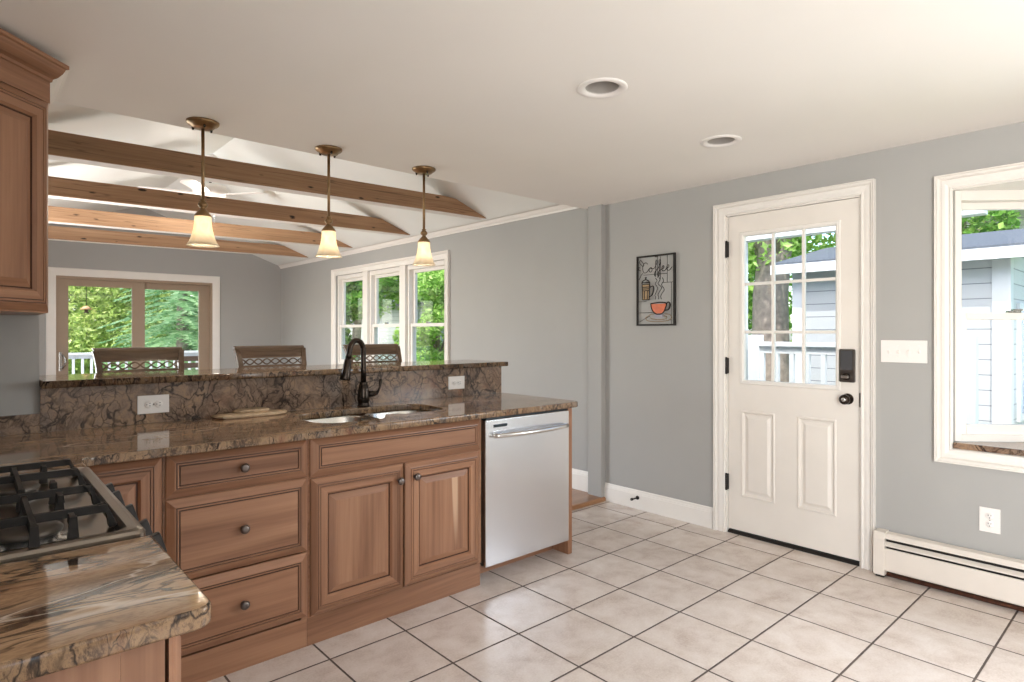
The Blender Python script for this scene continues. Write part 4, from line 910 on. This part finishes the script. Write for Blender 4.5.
# ------------------------------------------------------------------ bar stools
def make_stool():
    t = thing('bar_stool', (0, 0, DZ), 'x', 'bar stool', 'bar stools behind the raised bar', local=True)
    W_ = 0.205   # half width; the stool faces -y (the bar), its back is at +y
    def leg(x0, y0, x1, y1, z0, z1, nm='leg'):
        mb = MB(); mb.loft([[(x0-.017, y0-.017, z0), (x0+.017, y0-.017, z0), (x0+.017, y0+.017, z0), (x0-.017, y0+.017, z0)], [(x1-.022, y1-.022, z1), (x1+.022, y1-.022, z1), (x1+.022, y1+.022, z1), (x1-.022, y1+.022, z1)]]); mb.build(nm, stool_wood_z, t)
    for s_ in (-1, 1):
        leg(s_*0.20, -0.22, s_*0.18, -0.18, 0, 0.66); leg(s_*0.20, 0.24, s_*0.18, 0.19, 0, 0.66)
    MB().box(-0.205, 0.205, -0.205, 0.215, 0.66, 0.70, 0.006).build('seat_frame', stool_wood_x, t)
    MB().box(-0.21, 0.21, -0.21, 0.205, 0.7002, 0.755, 0.02, 3).build('seat', stool_seat, t)
    mb = MB().box(-0.19, 0.19, -0.215, -0.19, 0.20, 0.235, 0.004).box(-0.195, -0.17, -0.20, 0.22, 0.26, 0.29, 0.004).box(0.17, 0.195, -0.20, 0.22, 0.26, 0.29, 0.004); mb.build('stretcher', stool_wood_x, t)
    # back: two posts, curved crest rail, scroll lattice, lower rail
    for s_ in (-1, 1):
        mb = MB(); rings = []
        for z, y, x in ((0.70, 0.19, 0.180), (0.85, 0.200, 0.184), (1.00, 0.225, 0.190), (1.09, 0.25, 0.194), (1.14, 0.272, 0.199), (1.172, 0.292, 0.205)):
            rings.append([(s_*x-.014, y-.016, z), (s_*x+.014, y-.016, z), (s_*x+.014, y+.016, z), (s_*x-.014, y+.016, z)])
        mb.loft(rings); mb.build('back_post', stool_wood_z, t)
    def rail(z0, z1, lean0, lean1, th, hw0, hw1, nm, scroll=False):
        mb = MB(); secs = []
        for k in range(13):
            f = -1+2*k/12; cv = 0.030*(1-f*f)
            pr = []
            for zf, extra in (((0, 0), (0.5, 0.002), (0.8, 0.008), (0.93, 0.018), (1.0, 0.03)) if scroll else ((0, 0), (0.5, 0), (1, 0))):
                z = z0+(z1-z0)*zf; ly = lean0+(lean1-lean0)*zf; hw = hw0+(hw1-hw0)*zf
                pr.append((f*hw, ly+cv+extra, z))
            bk = [(p[0], p[1]+th, p[2]-(0.004 if scroll and i == len(pr)-1 else 0)) for i, p in enumerate(pr)]
            secs.append(pr+bk[::-1])
        mb.loft(secs, True, True, smooth=False); mb.build(nm, stool_wood_x, t)
    rail(1.122, 1.188, 0.254, 0.278, 0.022, 0.200, 0.215, 'crest_rail', True)
    rail(1.113, 1.1215, 0.250, 0.253, 0.026, 0.198, 0.199, 'crest_moulding')
    rail(1.055, 1.070, 0.228, 0.232, 0.022, 0.188, 0.190, 'lower_rail')
    rail(0.84, 0.875, 0.192, 0.20, 0.02, 0.18, 0.18, 'back_rail')
    mb = MB()
    for ph in (0, PI):
        p = []
        for k in range(61):
            f = -1+2*k/60; p.append((f*0.185, 0.248+0.030*(1-f*f), 1.091+0.0165*math.sin(f*PI*3.5+ph)))
        mb.tube(p, 0.0042, 6)
    mb.build('scroll_lattice', stool_wood_x, t)
    mb = MB()
    for k in range(4):
        x = -0.12+0.08*k; f = x/0.19; mb.tube([(x, 0.205+0.03*(1-f*f), 0.87), (x, 0.240+0.03*(1-f*f), 1.058)], 0.008, 8)
    mb.build('spindle', stool_wood_z, t)
    return t
st = make_stool()
for i, (x, lb) in enumerate(((0.712, 'dark wooden bar stool in front of the patio door, scroll-pierced back'), (1.410, 'dark wooden bar stool in the middle of the three, against the grey gable wall'), (2.135, 'dark wooden bar stool behind the faucet, in front of the triple window'))):
    o = st if i == 0 else copy_tree(st)
    o.location = (x, 3.57, DZ); o['label'] = lb; o.rotation_euler = (0, 0, (0.02, -0.03, 0.02)[i])

# ------------------------------------------------------------------ outside: ground, decks, houses, trees
GZ = -0.55
mb = MB().box(-20, 45, 9.75, 45, GZ-0.2, GZ).box(3.82, 45, -20, 9.75, GZ-0.2, GZ)
struct(mb, 'ground', grass, 'green lawn around the house', 'lawn')
def railing(name, p0, p1, zb, zt, label, posts=True, group=None):
    p0, p1 = Vector(p0), Vector(p1); L = (p1-p0).length; ang = math.atan2(p1.y-p0.y, p1.x-p0.x)
    t = thing(name, (p0.x, p0.y, zb), label, 'railing', group); M = Matrix.Translation((p0.x, p0.y, 0)) @ Matrix.Rotation(ang, 4, 'Z')
    mb = MB(); mb.M = M; mb.box(0, L, -0.045, 0.045, zt-0.04, zt, 0.005).box(0, L, -0.02, 0.02, zt-0.10, zt-0.04); mb.build('top_rail', ext_white, t)
    mb = MB(); mb.M = M; mb.box(0, L, -0.02, 0.02, zb+0.08, zb+0.13); mb.build('bottom_rail', ext_white, t)
    n = int(L/0.125)
    for k in range(n):
        x = (k+0.5)*L/n; mb = MB(); mb.M = M; mb.box(x-0.018, x+0.018, -0.018, 0.018, zb+0.13, zt-0.10); mb.build('baluster', ext_white, t)
    for x in (0.0, L):
        mb = MB(); mb.M = M; mb.box(x-0.05, x+0.05, -0.05, 0.05, zb, zt+0.06, 0.006); mb.build('post', ext_white, t)
    return t
# back deck beyond the sliding door
mb = MB().box(-1.6, 4.4, 9.73, 12.6, -0.12, -0.02); struct(mb, 'floor_deck', deck_wood, 'wooden deck outside the patio door', 'deck')
railing('deck_railing', (-1.4, 12.5), (4.3, 12.5), -0.02, 0.96, 'white deck railing seen through the sliding patio door')
# porch outside the entry door
mb = MB().box(3.83, 5.35, 0.95, 3.4, -0.14, -0.04); struct(mb, 'floor_porch', deck_wood, 'wooden porch outside the entry door', 'porch')
railing('porch_railing', (5.25, 1.05), (5.25, 2.60), -0.04, 1.22, 'white porch railing seen through the entry door glass')
pc = thing('porch_post', (5.25, 2.76, -0.04), 'white square porch post at the left of the door glass', 'post')
MB().box(5.19, 5.31, 2.70, 2.82, -0.04, 2.12, 0.006).build('shaft', ext_white, pc)
MB().box(5.17, 5.33, 2.68, 2.84, -0.038, 0.10, 0.006).build('plinth', ext_white, pc)
tag(MB().box(5.19, 5.31, 0.95, 2.84, 2.1205, 2.24, 0.004).build('porch_beam', ext_white, None, (5.25, 1.9, 2.12)), 'white beam across the top of the door glass, on the porch post', 'beam', kind='structure')
# white shed beside the house
sh = thing('garden_shed', (7.4, 1.75, GZ), 'white clapboard shed with grey roof outside the bay window', 'shed')
SX0, SX1, SY0_, SY1_, SE = 6.2, 8.6, 0.98, 2.66, 1.96
mb = MB().box(SX0, SX1, SY0_, SY1_, GZ, SE); mb.prism([(SX0, SE), (SX1, SE), ((SX0+SX1)/2, SE+0.24)], 'y', SY0_, SY1_); mb.build('wall', siding, sh)
mb = MB()
for s_ in (-1, 1):
    xe = (SX0+SX1)/2+s_*1.38; xm = (SX0+SX1)/2
    mb.prism([(xe, SE-0.03), (xm, SE+0.26), (xm, SE+0.32), (xe, SE+0.03)], 'y', SY0_-0.16, SY1_+0.16)
mb.build('roof', roof_grey, sh)
mb = MB().box(SX0-0.20, SX0-0.17, SY0_-0.16, SY1_+0.16, SE-0.08, SE+0.01)
for s_ in (-1, 1):
    xe = (SX0+SX1)/2+s_*1.38; xm = (SX0+SX1)/2; mb.prism([(xe, SE-0.10), (xm, SE+0.19), (xm, SE+0.29), (xe, SE+0.0)], 'y', SY0_-0.20, SY0_-0.165)
mb.build('fascia', ext_white, sh)
mb = MB().box(SX0-0.02, SX0+0.10, SY0_-0.02, SY0_+0.10, GZ, SE).box(SX0-0.02, SX0+0.10, SY1_-0.10, SY1_+0.02, GZ, SE); mb.build('corner_board', ext_white, sh)
mb = MB().box(SX0+0.35, SX0+0.95, SY0_-0.025, SY0_+0.0, 0.55, 1.55, 0.004); wf = mb.build('window', ext_white, sh)
MB().box(SX0+0.42, SX0+0.88, SY0_-0.03, SY0_-0.02, 0.62, 1.48).build('pane', ext_glass, wf)
railing('yard_fence', (6.35, 0.55), (9.0, 0.55), GZ, 0.75, 'low white fence beside the shed seen through the bay window')
db = thing('deck_box', (5.7, 1.35, GZ), 'white storage box standing before the shed', 'storage box')
MB().box(5.45, 5.95, 1.05, 1.65, GZ, 0.30, 0.01).build('bin', ext_white, db); MB().box(5.41, 5.99, 1.01, 1.69, 0.3002, 0.37, 0.01).build('lid', ext_white, db)
def house(loc, x0, x1, y0, y1, ze, rise, roofm, label, ridge='y', wins=()):
    t = thing('neighbour_house', loc, label, 'house')
    mb = MB().box(x0, x1, y0, y1, GZ, ze)
    if ridge == 'y': mb.prism([(x0, ze), (x1, ze), ((x0+x1)/2, ze+rise)], 'y', y0, y1)
    else: mb.prism([(y0, ze), (y1, ze), ((y0+y1)/2, ze+rise)], 'x', x0, x1)
    mb.build('wall', siding, t); mb = MB()
    if ridge == 'y':
        xm = (x0+x1)/2; k = rise/(xm-x0)
        for s_ in (-1, 1): mb.prism([(xm+s_*(xm-x0+0.3), ze-0.3*k), (xm, ze+rise), (xm, ze+rise+0.12), (xm+s_*(xm-x0+0.3), ze-0.3*k+0.12)], 'y', y0-0.3, y1+0.3)
    else:
        ym = (y0+y1)/2; k = rise/(ym-y0)
        for s_ in (-1, 1): mb.prism([(ym+s_*(ym-y0+0.3), ze-0.3*k), (ym, ze+rise), (ym, ze+rise+0.12), (ym+s_*(ym-y0+0.3), ze-0.3*k+0.12)], 'x', x0-0.3, x1+0.3)
    mb.build('roof', roofm, t)
    for y, z, wd, h in wins:
        f = MB().box(x0-0.03, x0+0.01, y-wd/2-0.08, y+wd/2+0.08, z-0.08, z+h+0.08, 0.004).build('window', ext_white, t)
        MB().box(x0-0.04, x0-0.028, y-wd/2, y+wd/2, z, z+h).build('pane', ext_glass, f)
    return t
house((16, 1.5, GZ), 13.0, 19.0, -2.5, 4.6, 4.6, 2.0, roof_blue, 'white house with slate roof standing far behind the shed', 'y', [(0.5, 3.2, 0.8, 1.2)])
mb = MB().prism([(12.2, 3.35), (13.0, 3.75), (13.0, 3.85), (12.2, 3.45)], 'y', -2.6, 2.6); po_ = mb.build('porch_roof', roof_blue, bpy.data.objects['neighbour_house'])
house((12, 17, GZ), 10.5, 15.0, 13.2, 22.0, 2.4, 1.8, roof_grey, 'white house half hidden by trees outside the triple window', 'y', [(14.6, 0.7, 0.8, 1.2), (16.6, 0.7, 0.8, 1.2), (19.0, 0.7, 0.8, 1.2)])
railing('garden_railing', (9.4, 11.5), (9.4, 17.5), GZ, 0.85, 'white garden railing outside the triple window')

def leaves(mb, blobs, n, size, seed, aspect=0.55, droop=0.0):
    rnd = random.Random(seed); bm = mb.bm; tot = sum(b[3]*b[4]*b[5] for b in blobs)
    for b in blobs:
        for _ in range(int(n*b[3]*b[4]*b[5]/tot)+1):
            while True:
                q = Vector((rnd.uniform(-1, 1), rnd.uniform(-1, 1), rnd.uniform(-1, 1))); L = q.length
                if 0.35 < L < 1: break
            c_ = Vector((b[0]+q.x*b[3], b[1]+q.y*b[4], b[2]+q.z*b[5]))
            c_ += noise.noise_vector(c_*1.3)*0.25*min(b[3:6])
            a = Vector((rnd.gauss(0, 1), rnd.gauss(0, 1), rnd.gauss(0, 0.6)-droop)).normalized(); s_ = size*rnd.uniform(0.6, 1.35)
            nrm = Vector((rnd.gauss(0, .7), rnd.gauss(0, .7), rnd.gauss(0.6, .6))); sd = a.cross(nrm).normalized()*s_*aspect; a = a*s_
            up_ = sd.cross(a).normalized()*s_*0.15
            v = [bm.verts.new(p) for p in (c_-a, c_+sd*0.9-a*0.1+up_, c_+a, c_-sd*0.9-a*0.1+up_)]
            bm.faces.new((v[0], v[1], v[2])); bm.faces.new((v[0], v[2], v[3]))
def tree(name, x, y, h, trunk_r, blobs, n, size, mat, label, seed, group=None, aspect=0.55, z0=GZ):
    t = thing(name, (x, y, z0), label, 'tree', group)
    rnd = random.Random(seed+99); pts = [(x+rnd.uniform(-.06, .06)*k, y+rnd.uniform(-.06, .06)*k, z0+h*k/5) for k in range(6)]
    mb = MB().tube(pts, [trunk_r*1.15, trunk_r, trunk_r*0.92, trunk_r*0.8, trunk_r*0.6, trunk_r*0.35], 12)
    for b in blobs[:6]:
        s_ = Vector(pts[2]).lerp(Vector(pts[3]), rnd.random()); e_ = Vector(b[:3]); mb.tube([s_, s_.lerp(e_, .5)+Vector((0, 0, .15)), e_], [trunk_r*.4, trunk_r*.25, trunk_r*.1], 7)
    mb.build('trunk', bark, t)
    mb = MB(); leaves(mb, blobs, n, size, seed, aspect); mb.build('crown', mat, t); return t
def blobs_at(x, y, z, R, rz, k, seed, r=0.5):
    rnd = random.Random(seed); out = []
    for _ in range(k):
        a = rnd.uniform(0, 2*PI); d = math.sqrt(rnd.random())*R; zz = rnd.uniform(-1, 1)
        rr = r*R*rnd.uniform(0.7, 1.2); out.append((x+d*math.cos(a)*math.sqrt(1-zz*zz*.7), y+d*math.sin(a)*math.sqrt(1-zz*zz*.7), z+zz*rz, rr, rr, rr*0.8))
    return out
# behind the back deck
tree('broadleaf_tree', 1.9, 20.5, 5.0, 0.16, blobs_at(2.1, 20.2, 2.2, 2.5, 2.5, 40, 1, 0.42), 42000, 0.075, leaf_yellow, 'yellow-green leafy tree filling the left pane of the patio door', 11, 'trees behind the back deck')
def spruce(x, y, h, R, label, seed, n=46, z0=GZ, size=0.085, group=None):
    t = thing('spruce_tree', (x, y, z0), label, 'tree', group); rnd = random.Random(seed)
    MB().tube([(x, y, z0), (x, y, z0+h*0.5), (x, y, z0+h)], [0.16, 0.10, 0.02], 10).build('trunk', bark, t)
    mb = MB(); bm = mb.bm
    for k in range(n):
        f = (k+0.5)/n; zc = z0+0.3+(h-0.4)*f; L = R*(1-f)**0.8+0.15; nb = 7
        for j in range(nb):
            a = rnd.uniform(0, 2*PI); d = Vector((math.cos(a), math.sin(a), 0)); sdir = Vector((-d.y, d.x, 0)); Lb = L*rnd.uniform(0.7, 1.1); m = max(6, int(Lb/0.055))
            for i in range(m):
                g = (i+1)/m; c_ = Vector((x, y, zc))+d*Lb*g+Vector((0, 0, -0.28*Lb*g*g+0.12*Lb*max(0, g-.6)))
                for s_ in (-1, 1):
                    ln = size*rnd.uniform(0.8, 1.8)*(1.25-0.5*g); tip = c_+(d*0.6+sdir*s_*0.9+Vector((0, 0, rnd.uniform(-.45, .1)))).normalized()*ln*1.6
                    wv = Vector((0, 0, 0.3*ln))+d*0.22*ln
                    v = [bm.verts.new(p) for p in (c_-wv*0.5, tip, c_+wv*0.5)]; bm.faces.new(v)
    mb.build('crown', leaf_spruce, t); return t
spruce(3.55, 14.9, 6.5, 1.75, 'blue-green spruce seen through the right pane of the patio door', 5, 56, group='trees behind the back deck')
tree('broadleaf_tree', 6.0, 29.0, 7.0, 0.22, blobs_at(6.0, 29.0, 3.6, 3.8, 3.2, 34, 33, 0.42), 16000, 0.17, leaf_green, 'mid-green leafy tree farther back behind the spruce', 14, 'trees behind the back deck')
# outside the triple window
tree('broadleaf_tree', 6.75, 9.55, 3.2, 0.06, blobs_at(6.75, 9.5, 1.4, 0.62, 2.0, 26, 3, 0.6), 14000, 0.05, leaf_bright, 'bright green tree close outside the right sash of the triple window', 21, 'trees outside the triple window')
tree('broadleaf_tree', 7.6, 14.6, 5.4, 0.12, blobs_at(7.6, 14.4, 3.7, 2.4, 1.4, 46, 4, 0.42), 30000, 0.08, leaf_bright, 'bright green spreading tree above the white house outside the left sashes', 22, 'trees outside the triple window')
tree('broadleaf_tree', 5.05, 10.3, 3.6, 0.06, blobs_at(5.05, 10.3, 1.2, 0.5, 1.5, 16, 7, 0.6), 6000, 0.06, leaf_green, 'slim dark green tree left of the white house outside the triple window', 23, 'trees outside the triple window')
tree('broadleaf_tree', 17.5, 27.0, 9.0, 0.3, blobs_at(17.5, 27.0, 5.5, 4.6, 3.6, 34, 8), 11000, 0.24, leaf_green, 'large tree rising behind the white house outside the triple window', 24, 'trees outside the triple window')
# outside the entry door
tree('broadleaf_tree', 9.0, 4.15, 6.0, 0.27, blobs_at(9.8, 4.6, 4.2, 2.4, 1.5, 30, 9, 0.42), 20000, 0.06, leaf_bright, 'thick-trunked tree with bright leaves outside the entry door', 25)
tree('broadleaf_tree', 15.5, 8.6, 6.0, 0.3, blobs_at(15.5, 8.6, 3.2, 2.6, 2.2, 26, 10), 12000, 0.13, leaf_green, 'green tree farther off behind the thick trunk outside the entry door', 26)
tree('broadleaf_tree', 11.4, 2.6, 5.0, 0.2, blobs_at(11.4, 2.6, 2.8, 0.8, 1.2, 14, 12), 5000, 0.07, leaf_green, 'green tree between the shed and the far slate-roofed house', 27)
# bird feeder and bench on the back deck
bf = thing('bird_feeder', (2.14, 17.80, 1.86), 'small terracotta bird feeder hanging before the yellow-green tree', 'bird feeder')
bx, by, bz = 2.14, 17.80, 1.86
MB().lathe([(0.001, 0.09), (0.05, 0.07), (0.13, 0.0), (0.11, -0.004), (0.04, -0.004)], (bx, by, bz), 18).build('roof', feeder_mat, bf)
MB().lathe([(0.04, -0.004), (0.04, -0.07), (0.06, -0.075), (0.06, -0.085), (0.001, -0.085)], (bx, by, bz), 16).build('tray', bench_wood, bf)
MB().tube([(bx, by, bz+0.08), (bx, by, bz+1.5)], 0.007, 6).build('cord', black_metal, bf)
bn = thing('patio_bench', (3.3, 11.6, -0.02), 'dark wooden patio bench on the deck, right of the first stool', 'bench')
MB().box(2.70, 4.1, 11.35, 11.80, 0.38, 0.43, 0.006).build('seat', bench_wood, bn)
for z in (0.60, 0.72, 0.84): MB().box(2.70, 4.1, 11.80, 11.83, z-0.045, z+0.045, 0.004).build('back_slat', bench_wood, bn)
for x in (2.74, 4.06):
    MB().box(x-0.03, x+0.03, 11.36, 11.42, -0.02, 0.38, 0.004).build('leg', bench_wood, bn); MB().box(x-0.03, x+0.03, 11.83, 11.88, -0.02, 0.90, 0.004).build('leg', bench_wood, bn)

for o in bpy.data.objects:
    if '_local' in o: del o['_local']
